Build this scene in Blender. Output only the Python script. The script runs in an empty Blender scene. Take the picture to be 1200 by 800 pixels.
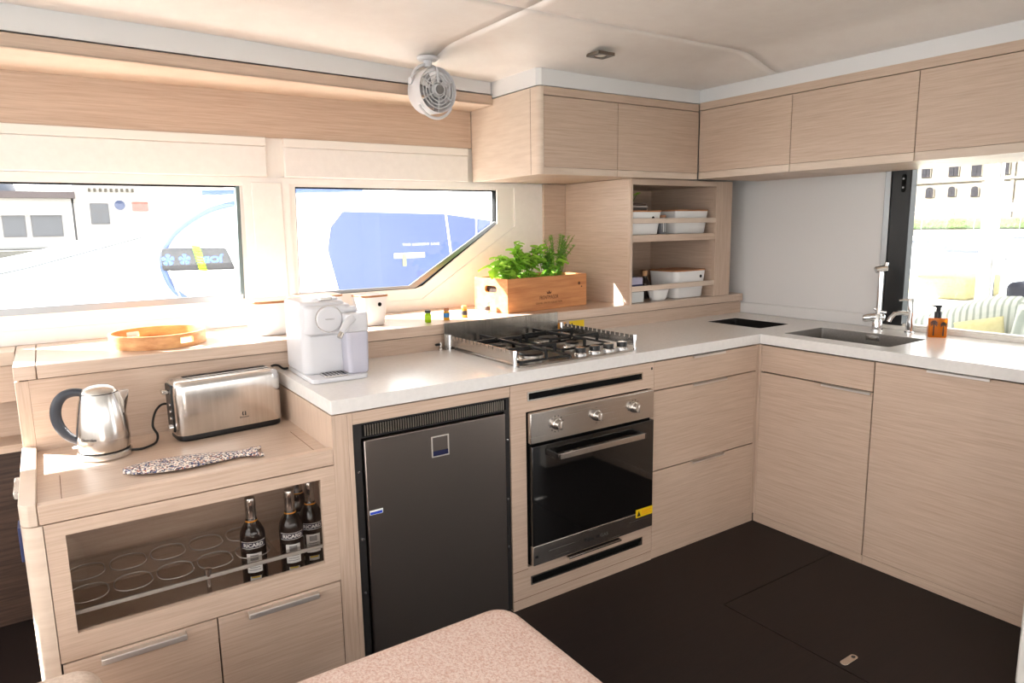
import bpy, bmesh, math, random
from mathutils import Vector, Matrix
random.seed(7)
scn = bpy.context.scene
COL = scn.collection
R = math.radians

# ------------------------------------------------------------------ camera
cam_d = bpy.data.cameras.new('camera'); cam = bpy.data.objects.new('camera', cam_d); COL.objects.link(cam)
cam_d.sensor_width = 36.0; cam_d.lens = 813.63 / 1200 * 36; cam_d.clip_start = 0.02; cam_d.clip_end = 500
_r = Vector((0.82932506, -0.55852356, -0.01647349)); _u = Vector((0.10451743, 0.12609654, 0.98649672)); _f = Vector((0.54890441, 0.81984822, -0.16295047))
m = Matrix((_r, _u, -_f)).transposed().to_4x4(); m.translation = (-2.67846, -1.9663, 1.40)
cam.matrix_world = m
scn.camera = cam

# ------------------------------------------------------------------ world, sun, exposure
SKY = 4.0
SUN = 44.0
vs = scn.view_settings
vs.view_transform = 'Standard'; vs.look = 'None'; vs.gamma = 1.0; vs.use_curve_mapping = False
vs.exposure = 0.30
w = bpy.data.worlds.new('hazy_sky'); scn.world = w; w.use_nodes = True
nt = w.node_tree; bg = nt.nodes['Background']
bg.inputs[0].default_value = (1.0, 0.985, 0.98, 1); bg.inputs[1].default_value = SKY
sd = bpy.data.lights.new('sun', 'SUN'); so = bpy.data.objects.new('sun', sd); COL.objects.link(so)
sd.energy = SUN; sd.angle = R(0.6); sd.color = (1.0, 0.965, 0.935)
S = Vector((-1.05, 1.0, 1.0)).normalized()
so.rotation_euler = (-S).to_track_quat('-Z', 'Y').to_euler()

def portal(name, centre, normal, sx, sy):
    ld = bpy.data.lights.new(name, 'AREA'); ld.shape = 'RECTANGLE'; ld.size = sx; ld.size_y = sy
    ld.cycles.is_portal = True
    o = bpy.data.objects.new(name, ld); COL.objects.link(o)
    o.location = centre; n = Vector(normal)
    zq = -n; up = Vector((0, 0, 1)); xq = up.cross(zq).normalized(); yq = zq.cross(xq)
    mm = Matrix((xq, yq, zq)).transposed().to_4x4(); mm.translation = centre; o.matrix_world = mm
portal('daylight_portal', (-2.45, 1.16, 1.35), (0, -1, 0), 0.98, 0.5)
portal('daylight_portal', (-1.23, 1.16, 1.35), (0, -1, 0), 1.05, 0.5)
portal('daylight_portal', (0.68, -0.95, 1.28), (-1, 0, 0), 1.3, 0.72)
portal('daylight_portal', (0.68, -2.3, 1.02), (-1, 0, 0), 1.3, 2.0)
portal('daylight_portal', (-4.68, -1.3, 1.38), (1, 0, 0), 4.4, 1.36)
portal('daylight_portal', (-2.1, -3.98, 1.375), (0, 1, 0), 4.6, 0.65)

# ------------------------------------------------------------------ materials
def L(c): return c / 12.92 if c <= 0.04045 else ((c + 0.055) / 1.055) ** 2.4
def C(r, g, b): return (L(r / 255), L(g / 255), L(b / 255), 1)
MATS = {}
def mat(name, col, rough=0.5, metal=0.0, spec=0.5, coat=0.0, trans=0.0, ior=1.45, emit=None, aniso=0.0):
    if name in MATS: return MATS[name]
    mm = bpy.data.materials.new(name); mm.use_nodes = True
    b = mm.node_tree.nodes['Principled BSDF']
    b.inputs['Base Color'].default_value = col; b.inputs['Roughness'].default_value = rough
    b.inputs['Metallic'].default_value = metal; b.inputs['Specular IOR Level'].default_value = spec
    b.inputs['Coat Weight'].default_value = coat; b.inputs['Transmission Weight'].default_value = trans
    b.inputs['IOR'].default_value = ior; b.inputs['Anisotropic'].default_value = aniso
    if emit: b.inputs['Emission Color'].default_value = emit[0]; b.inputs['Emission Strength'].default_value = emit[1]
    MATS[name] = mm
    return mm
def nodes(mm): return mm.node_tree.nodes, mm.node_tree.links, mm.node_tree.nodes['Principled BSDF']
def noisy(name, c1, c2, scale=(20, 20, 20), rough=0.5, metal=0.0, detail=4, lo=0.35, hi=0.65, bump=0.0, bdist=0.001, coat=0.0, rvar=0.0, spec=0.5, second=None):
    """two-colour noise stretched by scale (object coordinates)"""
    if name in MATS: return MATS[name]
    mm = mat(name, c1, rough, metal, spec, coat); n, l, b = nodes(mm)
    tc = n.new('ShaderNodeTexCoord'); mp = n.new('ShaderNodeMapping'); mp.inputs['Scale'].default_value = scale
    l.new(tc.outputs['Object'], mp.inputs['Vector'])
    nz = n.new('ShaderNodeTexNoise'); nz.inputs['Scale'].default_value = 1.0; nz.inputs['Detail'].default_value = detail; nz.inputs['Roughness'].default_value = 0.62
    l.new(mp.outputs[0], nz.inputs['Vector'])
    fac = nz.outputs[0]
    if second:
        mp2 = n.new('ShaderNodeMapping'); mp2.inputs['Scale'].default_value = second; l.new(tc.outputs['Object'], mp2.inputs['Vector'])
        nz2 = n.new('ShaderNodeTexNoise'); nz2.inputs['Scale'].default_value = 1.0; nz2.inputs['Detail'].default_value = 2; l.new(mp2.outputs[0], nz2.inputs['Vector'])
        mx = n.new('ShaderNodeMix'); mx.inputs[0].default_value = 0.4
        l.new(nz.outputs[0], mx.inputs[2]); l.new(nz2.outputs[0], mx.inputs[3]); fac = mx.outputs[0]
    cr = n.new('ShaderNodeValToRGB'); cr.color_ramp.elements[0].position = lo; cr.color_ramp.elements[1].position = hi
    cr.color_ramp.elements[0].color = c1; cr.color_ramp.elements[1].color = c2
    l.new(fac, cr.inputs[0]); l.new(cr.outputs[0], b.inputs['Base Color'])
    if rvar:
        mr = n.new('ShaderNodeMapRange'); mr.inputs[3].default_value = rough - rvar; mr.inputs[4].default_value = rough + rvar
        l.new(fac, mr.inputs[0]); l.new(mr.outputs[0], b.inputs['Roughness'])
    if bump:
        bp = n.new('ShaderNodeBump'); bp.inputs['Strength'].default_value = bump; bp.inputs['Distance'].default_value = bdist
        l.new(fac, bp.inputs['Height']); l.new(bp.outputs[0], b.inputs['Normal'])
    return mm
OAK1, OAK2 = C(182, 156, 136), C(206, 183, 164)
def oak(name, sc, sec): return noisy(name, OAK1, OAK2, sc, rough=0.42, lo=0.30, hi=0.62, bump=0.12, bdist=0.0006, second=sec, detail=5)
WOOD = oak('bleached_oak_horizontal', (9, 9, 330), (4, 4, 120))
WOODV = oak('bleached_oak_vertical', (330, 330, 9), (120, 120, 4))
WOODT = oak('bleached_oak_top', (9, 330, 9), (4, 120, 4)); WOODL = oak('bleached_oak_lacquered', (9, 330, 330), (4, 120, 120))
for _m in (WOODT, WOODL): nodes(_m)[2].inputs['Coat Weight'].default_value = 0.6; nodes(_m)[2].inputs['Coat Roughness'].default_value = 0.22
EDGE = noisy('oak_edge_band', C(206, 186, 168), C(216, 198, 181), (6, 6, 60), rough=0.4)
DARKF = noisy('wenge_floor', C(20, 14, 13), C(38, 28, 26), (6, 130, 130), spec=0.3, rough=0.5, bump=0.15, bdist=0.0006, lo=0.3, hi=0.75, second=(2, 30, 30), rvar=0.06)
DARKW = noisy('wenge_panel', C(52, 38, 32), C(84, 64, 54), (6, 6, 130), rough=0.5, bump=0.1, bdist=0.0005)
TOP = noisy('worktop_white', C(226, 223, 220), C(231, 228, 225), (60, 60, 60), rough=0.22, rvar=0.03)
WHITE = mat('white_gelcoat', C(238, 234, 228), 0.32)
LINING = noisy('cream_lining', C(236, 232, 228), C(240, 236, 232), (30, 30, 30), rough=0.4)
CEIL = noisy('ceiling_vinyl', C(228, 221, 216), C(232, 226, 221), (12, 12, 12), rough=0.33, bump=0.02, bdist=0.002)
GREYW = mat('grey_white_panel', C(222, 220, 219), 0.45)
BAND = mat('satin_white_band', C(226, 225, 225), 0.4)
GAP = mat('shadow_gap_black', C(14, 12, 11), 0.8)
BLACK = mat('black_plastic', C(18, 18, 19), 0.35)
BLACKM = mat('black_matt', C(9, 9, 9), 0.7, spec=0.15)
IRON = mat('cast_iron', C(17, 17, 18), 0.45)
DGREY = mat('dark_grey_handle', C(52, 56, 64), 0.45)
STEEL = noisy('brushed_steel', C(196, 190, 185), C(204, 198, 193), (3, 3, 320), rough=0.27, metal=1.0, rvar=0.012)
STEELV = noisy('brushed_steel_vertical', C(206, 202, 198), C(216, 212, 208), (160, 160, 3), rough=0.22, metal=1.0, rvar=0.02)
STEELD = mat('dark_steel_panel', C(150, 140, 134), 0.3, 1.0)
SATIN = mat('satin_steel', C(205, 200, 194), 0.25, 1.0)
CHROME = mat('chrome', C(225, 226, 228), 0.06, 1.0)
ALU = mat('aluminium', C(150, 152, 154), 0.35, 1.0)
WPL = mat('white_plastic', C(208, 208, 212), 0.28)
WMEL = mat('white_melamine', C(233, 232, 231), 0.3)
CORKW = noisy('bamboo_lid', C(150, 98, 62), C(188, 132, 88), (8, 120, 120), rough=0.45)
TRAYW = noisy('acacia_wood', C(176, 112, 62), C(226, 174, 118), (14, 14, 50), rough=0.45, second=(5, 5, 20))
PINE = noisy('pine_crate', C(168, 104, 58), C(204, 142, 88), (5, 30, 70), rough=0.5, second=(2, 8, 14))
INK = mat('burnt_ink', C(86, 48, 26), 0.7)
INKB = mat('black_ink', C(16, 16, 18), 0.6)
WINK = mat('white_print', C(240, 240, 238), 0.5)
YEL = mat('yellow_sticker', C(232, 196, 20), 0.5)
ORG = mat('orange_sticker', C(230, 150, 20), 0.5)
BLUE = mat('blue_sticker', C(40, 70, 190), 0.5)
NAVY = mat('navy_strap', C(44, 52, 92), 0.6)
LEAF = noisy('basil_leaf', C(120, 176, 44), C(176, 216, 92), (40, 40, 40), rough=0.45)
LEAF2 = noisy('sage_leaf', C(76, 122, 48), C(116, 160, 76), (40, 40, 40), rough=0.5)
for _m in (LEAF, LEAF2):
    n, l, b = nodes(_m); b.inputs['Subsurface Weight'].default_value = 0.0
    tr = n.new('ShaderNodeBsdfTranslucent'); tr.inputs[0].default_value = C(150, 205, 60)
    mx = n.new('ShaderNodeMixShader'); mx.inputs[0].default_value = 0.4
    out = n['Material Output']; l.new(b.outputs[0], mx.inputs[1]); l.new(tr.outputs[0], mx.inputs[2]); l.new(mx.outputs[0], out.inputs[0])
STEM = mat('green_stem', C(98, 138, 52), 0.5)
SOIL = noisy('potting_soil', C(34, 24, 18), C(58, 42, 32), (90, 90, 90), rough=0.9)
def glassy(name, tint=(1, 1, 1, 1), refl=1.0):
    """thin pane: transparent with a fresnel mirror"""
    mm = bpy.data.materials.new(name); mm.use_nodes = True; n = mm.node_tree.nodes; l = mm.node_tree.links
    n.remove(n['Principled BSDF']); out = n['Material Output']
    t = n.new('ShaderNodeBsdfTransparent'); t.inputs[0].default_value = tint
    g = n.new('ShaderNodeBsdfGlossy'); g.inputs['Roughness'].default_value = 0.02
    f = n.new('ShaderNodeLayerWeight'); f.inputs[0].default_value = 0.5
    pw = n.new('ShaderNodeMath'); pw.operation = 'POWER'; pw.inputs[1].default_value = 5.0; l.new(f.outputs['Facing'], pw.inputs[0])
    ml = n.new('ShaderNodeMath'); ml.operation = 'MULTIPLY_ADD'; ml.inputs[1].default_value = 0.9 * refl; ml.inputs[2].default_value = 0.045 * refl
    x = n.new('ShaderNodeMixShader'); l.new(pw.outputs[0], ml.inputs[0]); l.new(ml.outputs[0], x.inputs[0]); l.new(t.outputs[0], x.inputs[1]); l.new(g.outputs[0], x.inputs[2]); l.new(x.outputs[0], out.inputs[0])
    return mm
GLASS = glassy('window_glass', (0.97, 0.985, 0.985, 1), 0.8)
ACRYL = glassy('clear_acrylic', (0.90, 0.89, 0.88, 1), 1.0)
PANEG = glassy('cabinet_glass', (0.93, 0.92, 0.91, 1), 0.9)
JUGG = mat('frosted_jug', C(214, 214, 228), 0.2, trans=0.35, ior=1.3)
OVENG = mat('oven_black_glass', C(15, 14, 14), 0.05, spec=0.9)
BOTTLE = mat('dark_bottle_glass', C(20, 11, 8), 0.06, spec=0.7)
AMBER = mat('amber_soap', C(216, 118, 18), 0.12, trans=0.5, ior=1.4)

# ------------------------------------------------------------------ mesh builder
class MB:
    def __init__(s): s.v = []; s.f = []
    def add(s, v, f):
        o = len(s.v); s.v += [tuple(p) for p in v]; s.f += [tuple(i + o for i in q) for q in f]; return s
    def box(s, x0, x1, y0, y1, z0, z1):
        v = [(x, y, z) for z in (z0, z1) for y in (y0, y1) for x in (x0, x1)]
        return s.add(v, [(0, 2, 3, 1), (4, 5, 7, 6), (0, 1, 5, 4), (2, 6, 7, 3), (0, 4, 6, 2), (1, 3, 7, 5)])
    def prism(s, poly, axis, a0, a1):
        """poly of 2-D points in the two other axes (x,y / x,z / y,z order)"""
        def p(q, a): return {'z': (q[0], q[1], a), 'y': (q[0], a, q[1]), 'x': (a, q[0], q[1])}[axis]
        n = len(poly); v = [p(q, a0) for q in poly] + [p(q, a1) for q in poly]
        return s.add(v, [tuple(range(n)), tuple(range(2 * n - 1, n - 1, -1))] + [(i, i + n, (i + 1) % n + n, (i + 1) % n) for i in range(n)])
    def loft(s, secs, caps=True, closed=False):
        n = len(secs[0]); v = [p for q in secs for p in q]; f = []
        m_ = len(secs)
        for k in range(m_ if closed else m_ - 1):
            a = k * n; b = ((k + 1) % m_) * n
            for i in range(n):
                j = (i + 1) % n; f.append((a + i, a + j, b + j, b + i))
        if caps and not closed: f += [tuple(range(n - 1, -1, -1)), tuple(range((m_ - 1) * n, m_ * n))]
        return s.add(v, f)
    def lathe(s, prof, c=(0, 0, 0), n=28, axis='z'):
        secs = []
        for r, h in prof:
            r = max(r, 1e-5); q = []
            for i in range(n):
                a = 2 * math.pi * i / n; x, y = r * math.cos(a), r * math.sin(a)
                q.append({'z': (c[0] + x, c[1] + y, c[2] + h), 'y': (c[0] + x, c[1] + h, c[2] - y), 'x': (c[0] + h, c[1] + x, c[2] + y)}[axis])
            secs.append(q)
        if prof[0][0] > 1e-4 and prof[-1][0] > 1e-4: return s.loft(secs, closed=True)
        return s.loft(secs)
    def tube(s, pts, r, n=8, closed=False, rs=None):
        P = [Vector(p) for p in pts]; secs = []; up = None
        for i, p in enumerate(P):
            a = P[i - 1] if (i > 0 or closed) else p; b = P[(i + 1) % len(P)] if (i < len(P) - 1 or closed) else p
            t = (b - a).normalized()
            if up is None: up = t.orthogonal().normalized()
            up = (up - t * up.dot(t))
            up = up.normalized() if up.length > 1e-6 else t.orthogonal().normalized()
            w_ = t.cross(up); rr = rs[i] if rs else r
            secs.append([tuple(p + (up * math.cos(2 * math.pi * k / n) + w_ * math.sin(2 * math.pi * k / n)) * rr) for k in range(n)])
        return s.loft(secs, closed=closed)
    def bar(s, a, b, w_, h):
        """rectangular bar between two points"""
        a = Vector(a); b = Vector(b); t = (b - a).normalized(); u = Vector((0, 0, 1))
        if abs(t.z) > 0.95: u = Vector((1, 0, 0))
        x = t.cross(u).normalized(); u = x.cross(t)
        q = [(-1, -1), (1, -1), (1, 1), (-1, 1)]
        return s.loft([[tuple(p + x * i * w_ / 2 + u * j * h / 2) for i, j in q] for p in (a, b)])
    def xf(s, M):
        s.v = [tuple(M @ Vector(p)) for p in s.v]; return s
    def build(s, name, material, parent=None, bev=0.0, smooth=True, seg=2, ang=35, two=None):
        me = bpy.data.meshes.new(name); off = ORIG.get(parent.name, Vector((0, 0, 0))) if parent else Vector((0, 0, 0))
        me.from_pydata([(p[0] - off.x, p[1] - off.y, p[2] - off.z) for p in s.v], [], s.f)
        bm = bmesh.new(); bm.from_mesh(me); bmesh.ops.recalc_face_normals(bm, faces=bm.faces); bm.to_mesh(me); bm.free()
        me.materials.append(material)
        if smooth:
            for p in me.polygons: p.use_smooth = True
            me.set_sharp_from_angle(angle=R(ang))
        o = bpy.data.objects.new(name, me); COL.objects.link(o)
        if parent: o.parent = parent; ORIG[o.name] = off
        if bev:
            b = o.modifiers.new('edge', 'BEVEL'); b.width = bev; b.segments = seg; b.limit_method = 'ANGLE'; b.angle_limit = R(40); b.harden_normals = False
        return o
ORIG = {}
def rrect(x0, x1, y0, y1, r, n=5):
    q = []
    for cx, cy, a0 in ((x1 - r, y1 - r, 0), (x0 + r, y1 - r, 90), (x0 + r, y0 + r, 180), (x1 - r, y0 + r, 270)):
        for i in range(n + 1):
            a = R(a0 + 90 * i / n); q.append((cx + r * math.cos(a), cy + r * math.sin(a)))
    return q
def softbox(mb, x0, x1, y0, y1, z0, z1, r, rz, n=5, k=4):
    """box with rounded vertical edges and rolled top and bottom edges"""
    secs = []
    for zz, sg in ((z0, -1), (z1, 1)):
        rng = range(k + 1)
        for i in rng:
            a = R(90 * i / k) if sg > 0 else R(90 - 90 * i / k)
            ins = rz * (1 - math.cos(a)); z = (zz - rz + rz * math.sin(a)) if sg > 0 else (zz + rz - rz * math.sin(a))
            secs.append([(p[0], p[1], z) for p in rrect(x0 + ins, x1 - ins, y0 + ins, y1 - ins, max(r - ins, 0.002), n)])
    return mb.loft(secs)
def plate(outer, holes, axis, a0, a1):
    """flat plate with holes, cut as a filled 2-D curve; returns an MB"""
    cu = bpy.data.curves.new('tmp', 'CURVE'); cu.dimensions = '2D'; cu.fill_mode = 'BOTH'; cu.extrude = abs(a1 - a0) / 2
    for poly in [outer] + holes:
        sp = cu.splines.new('POLY'); sp.points.add(len(poly) - 1)
        for i, q in enumerate(poly): sp.points[i].co = (q[0], q[1], 0, 1)
        sp.use_cyclic_u = True
    mb = from_curve(cu); c = (a0 + a1) / 2
    mb.v = [{'z': (x, y, z + c), 'y': (x, z + c, y), 'x': (z + c, x, y)}[axis] for x, y, z in mb.v]
    return mb
def from_curve(cu):
    o = bpy.data.objects.new('tmp', cu); COL.objects.link(o)
    dg = bpy.context.evaluated_depsgraph_get()
    me = bpy.data.meshes.new_from_object(o.evaluated_get(dg))
    mb = MB(); mb.add([tuple(v.co) for v in me.vertices], [tuple(p.vertices) for p in me.polygons])
    bpy.data.objects.remove(o); bpy.data.meshes.remove(me); bpy.data.curves.remove(cu)
    return mb
def text(sx, width=None, height=None, bold=0.0, thick=0.0004, space=1.0):
    """lettering in the x,y plane centred on the origin, scaled to width (and height)"""
    cu = bpy.data.curves.new('tmp', 'FONT'); cu.body = sx; cu.size = 1; cu.offset = bold; cu.extrude = 0.02; cu.space_character = space; cu.resolution_u = 3
    mb = from_curve(cu)
    xs = [p[0] for p in mb.v]; ys = [p[1] for p in mb.v]; zs = [p[2] for p in mb.v]
    cx, cy = (min(xs) + max(xs)) / 2, (min(ys) + max(ys)) / 2
    k = width / (max(xs) - min(xs)) if width else height / (max(ys) - min(ys)); ky = height / (max(ys) - min(ys)) if height else k
    zr = max(max(zs) - min(zs), 1e-6)
    mb.v = [((p[0] - cx) * k, (p[1] - cy) * ky, (p[2] - min(zs)) / zr * thick) for p in mb.v]
    return mb
def frame_to(mb, o, ux, uy):
    """x,y,z of the builder -> o + ux*x + uy*y + (ux x uy)*z"""
    ux = Vector(ux).normalized(); uy = Vector(uy).normalized(); uz = ux.cross(uy); o = Vector(o)
    mb.v = [tuple(o + ux * p[0] + uy * p[1] + uz * p[2]) for p in mb.v]; return mb
def tag(o, label, cat=None, group=None, kind=None):
    if label: o['label'] = label
    if cat: o['category'] = cat
    if group: o['group'] = group
    if kind: o['kind'] = kind
    return o
def thing(name, label, cat, loc=(0, 0, 0), group=None, rz=0.0, world=True):
    """Empty at the base; with world=True parts are given in world coordinates"""
    o = bpy.data.objects.new(name, None); COL.objects.link(o); o.empty_display_size = 0.05
    o.location = loc; o.rotation_euler = (0, 0, rz); tag(o, label, cat, group)
    if world: ORIG[o.name] = Vector(loc)
    return o
def struct(o, label=None, cat=None):
    o['kind'] = 'structure'
    if label: o['label'] = label
    if cat: o['category'] = cat
    return o
def sroot(name, label, cat, loc=(0, 0, 0)):
    return struct(thing(name, label, cat, loc))
def box(name, m_, p, x0, x1, y0, y1, z0, z1, bev=0.0015):
    return MB().box(x0, x1, y0, y1, z0, z1).build(name, m_, p, bev=bev)
def lab(o, s_): o['label'] = s_; return o

# ================================================================== THE ROOM
# floor: dark boards with a service hatch
fl = sroot('floor', 'dark wenge cabin floor with thin panel seams', 'floor', (-2.4, -1.4, 0))
box('subfloor', GAP, fl, -4.6, 0.7, -4.0, 1.1, -0.06, -0.012, 0)
g = 0.0022
MB().prism([(-4.6, -4.0), (-0.708 - g, -4.0), (-0.708 - g, -0.41 + g), (0.69, -0.41 + g), (0.69, 1.1), (-4.6, 1.1)], 'z', -0.012, 0.0).build('floor_panel', DARKF, fl, bev=0.0008)
for (x0, x1, y0, y1) in ((-0.708, 0.69, -1.9, -0.41), (-0.708, 0.69, -4.0, -1.9)):
    box('floor_panel', DARKF, fl, x0 + g, x1 - g, y0 + g, y1 - g, -0.012, 0.0, 0.0008)
h = thing('hatch_latch', 'small oval steel pull let into the dark floor hatch', 'floor latch', (-0.65, -0.864, 0.0))
MB().prism([(x, y) for x, y in rrect(-0.69, -0.61, -0.876, -0.852, 0.0118)], 'z', -0.004, 0.0022).build('pull_plate', SATIN, h, bev=0.0006)
MB().prism(rrect(-0.632, -0.618, -0.870, -0.858, 0.0058), 'z', 0.0022, 0.0032).build('thumb_button', BLACK, h)

# ceiling: vinyl panels that roll down towards the edge
def ceil_z(x, y):
    d = 9.0
    for (ax, ay, bx, by) in ((-6, 0.41, -0.87, 0.86), (-0.87, 0.50, -0.87, 0.86), (-0.87, 0.50, 0.125, 0.50), (0.125, 0.50, 0.125, -6)):
        vx, vy = bx - ax, by - ay; t = max(0, min(1, ((x - ax) * vx + (y - ay) * vy) / (vx * vx + vy * vy)))
        d = min(d, math.hypot(x - ax - vx * t, y - ay - vy * t))
    low = 2.055 + 0.03 * max(0, min(1, (-0.6 - x) / 1.5))
    outside = (y > 0.86 + 0.0877 * (x + 0.87)) or x > 0.125 or (x > -0.87 and y > 0.50)
    if outside: return low
    k = min(1, d / 0.27); k = k * k * (3 - 2 * k)
    return low + (2.118 - low) * k
ce = sroot('ceiling', 'cream vinyl cabin ceiling with rolled edges and thin panel seams', 'ceiling', (-2.4, -1.4, 2.2))
box('headlining_core', GAP, ce, -4.6, 0.7, -4.0, 1.2, 2.16, 2.2, 0)
def ceil_panel(x0, x1, y0, y1):
    def rng(a, b, lim):
        n_ = max(2, int((b - a) / 0.045)) if lim else max(2, int((b - a) / 0.12)); return [a + (b - a) * i / n_ for i in range(n_ + 1)]
    xs = rng(x0, x1, x1 > -1.4); ys = rng(y0, y1, y1 > 0)
    b = MB(); v = [(x, y, ceil_z(x, y)) for y in ys for x in xs]; n_ = len(xs)
    f = [(j * n_ + i, j * n_ + i + 1, (j + 1) * n_ + i + 1, (j + 1) * n_ + i) for j in range(len(ys) - 1) for i in range(n_ - 1)]
    o = b.add(v, f).build('ceiling_panel', CEIL, ce, ang=60)
    for p in o.data.polygons:
        if p.normal.z > 0: p.flip()
    sm = o.modifiers.new('thickness', 'SOLIDIFY'); sm.thickness = 0.008; sm.offset = -1
for a in ((-4.6, -1.2506, -4.0, 0.0494), (-4.6, -1.2506, 0.0506, 1.1), (-1.2494, 0.65, 0.0506, 1.1), (-1.2494, 0.65, -4.0, 0.0494)): ceil_panel(*a)

# port wall with two windows (the second has its lower corner cut off)
W1 = [(-2.97, 1.115), (-1.985, 1.115), (-1.972, 1.585), (-2.97, 1.585)]
W2 = [(-1.755, 1.112), (-1.19, 1.112), (-1.15, 1.125), (-0.715, 1.415), (-0.713, 1.585), (-1.745, 1.585)]
wp = sroot('wall_left', 'cream moulded hull side with window openings', 'wall', (-2.4, 1.12, 0))
plate([(-4.68, 0.0), (0.7, 0.0), (0.7, 2.2), (-4.68, 2.2)], [W1, W2, [(-4.4, 1.115), (-3.2, 1.115), (-3.2, 1.585), (-4.4, 1.585)]], 'y', 1.085, 1.15).build('hull_side', WHITE, wp, bev=0.003)
plate([(-4.6, 1.008), (-0.43, 1.008), (-0.43, 1.62), (-4.6, 1.62)], [[(-4.5, 1.06), (-1.962, 1.06), (-1.962, 1.598), (-4.5, 1.598)], [(-1.772, 1.06), (-1.16, 1.06), (-0.61, 1.40), (-0.61, 1.598), (-1.772, 1.598)]], 'y', 1.079, 1.085).build('lining_panel', LINING, wp, bev=0.003)
box('mullion_cover', LINING, wp, -1.930, -1.805, 1.073, 1.079, 1.008, 1.60, 0.003)
box('oak_strip', WOOD, wp, -0.43, -0.282, 1.066, 1.085, 1.008, 1.62)
def inset(poly, d):
    cx = sum(p[0] for p in poly) / len(poly); cz = sum(p[1] for p in poly) / len(poly)
    n_ = len(poly); out = []
    for i in range(n_):
        a = Vector(poly[i - 1]); b = Vector(poly[i]); c = Vector(poly[(i + 1) % n_])
        e1 = (b - a).normalized(); e2 = (c - b).normalized(); n1 = Vector((-e1.y, e1.x)); n2 = Vector((-e2.y, e2.x))
        k = d / max(0.3, (1 + n1.dot(n2))); out.append(tuple(b + (n1 + n2) * k))
    return out
for i, (W, nm, lb) in enumerate(((W1, 'window_1', 'wide clear window above the wooden tray, neighbouring yacht and quay behind'), (W2, 'window_2', 'window with a slanted lower corner above the herb planter'))):
    r_ = sroot(nm, lb, 'window', (W[0][0], 1.11, 1.11))
    plate(W, [inset(W, 0.006)], 'y', 1.095, 1.125).build('gasket', BLACKM, r_)
    MB().prism(inset(W, 0.005), 'y', 1.108, 1.114).build('pane', GLASS, r_, smooth=False)
    if i == 0: MB().prism([(-2.001, 1.115), (-1.985, 1.115), (-1.972, 1.585), (-1.986, 1.585)], 'y', 1.092, 1.126).build('edge_strip', mat('teal_grey_edge', C(96, 112, 114), 0.4), r_)
    if i == 0: box('track', ALU, r_, -2.97, -1.99, 1.09, 1.108, 1.113, 1.140, 0.002)
    else:
        MB().prism([(-1.755, 1.113), (-1.19, 1.113), (-0.716, 1.414), (-0.716, 1.432), (-1.22, 1.128), (-1.755, 1.128)], 'y', 1.094, 1.108).build('track', ALU, r_, bev=0.002)
for nm, x0, x1 in (('trim_1', -2.97, -1.862), ('trim_2', -1.788, -0.89)):
    t_ = sroot(nm, 'white roller blind cassette above the %s window' % ('wide left' if nm == 'trim_1' else 'slant-cornered'), 'blind', (x0, 1.06, 1.6))
    box('cassette', LINING, t_, x0, x1, 1.064, 1.085, 1.622, 1.746, 0.004)
    box('cassette_lip', WHITE, t_, x0, x1, 1.058, 1.085, 1.7465, 1.7815, 0.003)
t_ = sroot('trim_3', 'oak pelmet shelf running above the port windows', 'pelmet', (-2.0, 0.9, 1.78))
def py(x): return 0.862 + 0.0877 * (x + 0.87)
MB().box(-2.97, -0.872, 1.062, 1.085, 1.782, 1.957).build('back_panel', WOOD, t_, bev=0.001)
MB().prism([(-3.6, py(-3.6)), (-0.872, py(-0.872)), (-0.872, 1.085), (-3.6, 1.085)], 'z', 1.957, 1.962).build('underside', EDGE, t_)
MB().prism([(-3.6, py(-3.6)), (-0.872, py(-0.872)), (-0.872, py(-0.872) + 0.02), (-3.6, py(-3.6) + 0.02)], 'z', 1.956, 2.0).build('fascia', WOOD, t_, bev=0.002)
t_ = sroot('trim_4', 'satin white band between the cabinets and the ceiling', 'trim', (-0.9, 0.5, 2.0))
MB().prism([(-3.6, py(-3.6) + 0.012), (-0.872, py(-0.872) + 0.012), (-0.872, py(-0.872) + 0.03), (-3.6, py(-3.6) + 0.03)], 'z', 2.008, 2.12).build('band_section', BAND, t_)
MB().prism([(-0.868, py(-0.87) + 0.03), (-0.868, 0.525), (-0.850, 0.507), (0.131, 0.507), (0.131, -2.0), (0.15, -2.0), (0.15, 0.526), (-0.845, 0.526), (-0.845, py(-0.87) + 0.03)], 'z', 1.990, 2.10).build('band_section', BAND, t_)

# aft bulkhead behind the sink, with the sliding window to the cockpit
wa = sroot('wall_right', 'grey white aft bulkhead panel behind the sinks', 'wall', (0.62, -0.5, 0))
box('bulkhead_panel', GREYW, wa, 0.60, 0.66, -0.205, 1.085, 0.0, 2.2, 0.0)
box('bulkhead_base', GREYW, wa, 0.60, 0.66, -1.62, -0.205, 0.0, 0.915, 0.0)
box('bulkhead_head', GREYW, wa, 0.60, 0.66, -1.62, -0.205, 1.66, 2.2, 0.0)
box('bulkhead_post', GREYW, wa, 0.60, 0.66, -1.72, -1.62, 0.0, 2.2, 0.0)
box('door_head', GREYW, wa, 0.60, 0.66, -3.0, -1.72, 2.02, 2.2, 0.0)
box('bulkhead_side', GREYW, wa, 0.60, 0.66, -4.0, -3.0, 0.0, 2.2, 0.0)
box('upstand', GREYW, wa, 0.585, 0.60, -0.205, 0.57, 0.9, 0.958, 0.002)
box('sill', WHITE, wa, 0.582, 0.66, -1.62, -0.205, 0.9, 0.918, 0.002)
w3 = sroot('window_3', 'sliding cockpit window with a wide black frame post beside the tall faucet', 'window', (0.61, -0.9, 0.915))
box('frame_post', BLACK, w3, 0.588, 0.64, -0.326, -0.238, 0.915, 1.64, 0.003)
box('edge_strip', ALU, w3, 0.586, 0.64, -0.236, -0.208, 0.915, 1.64, 0.002)
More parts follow.
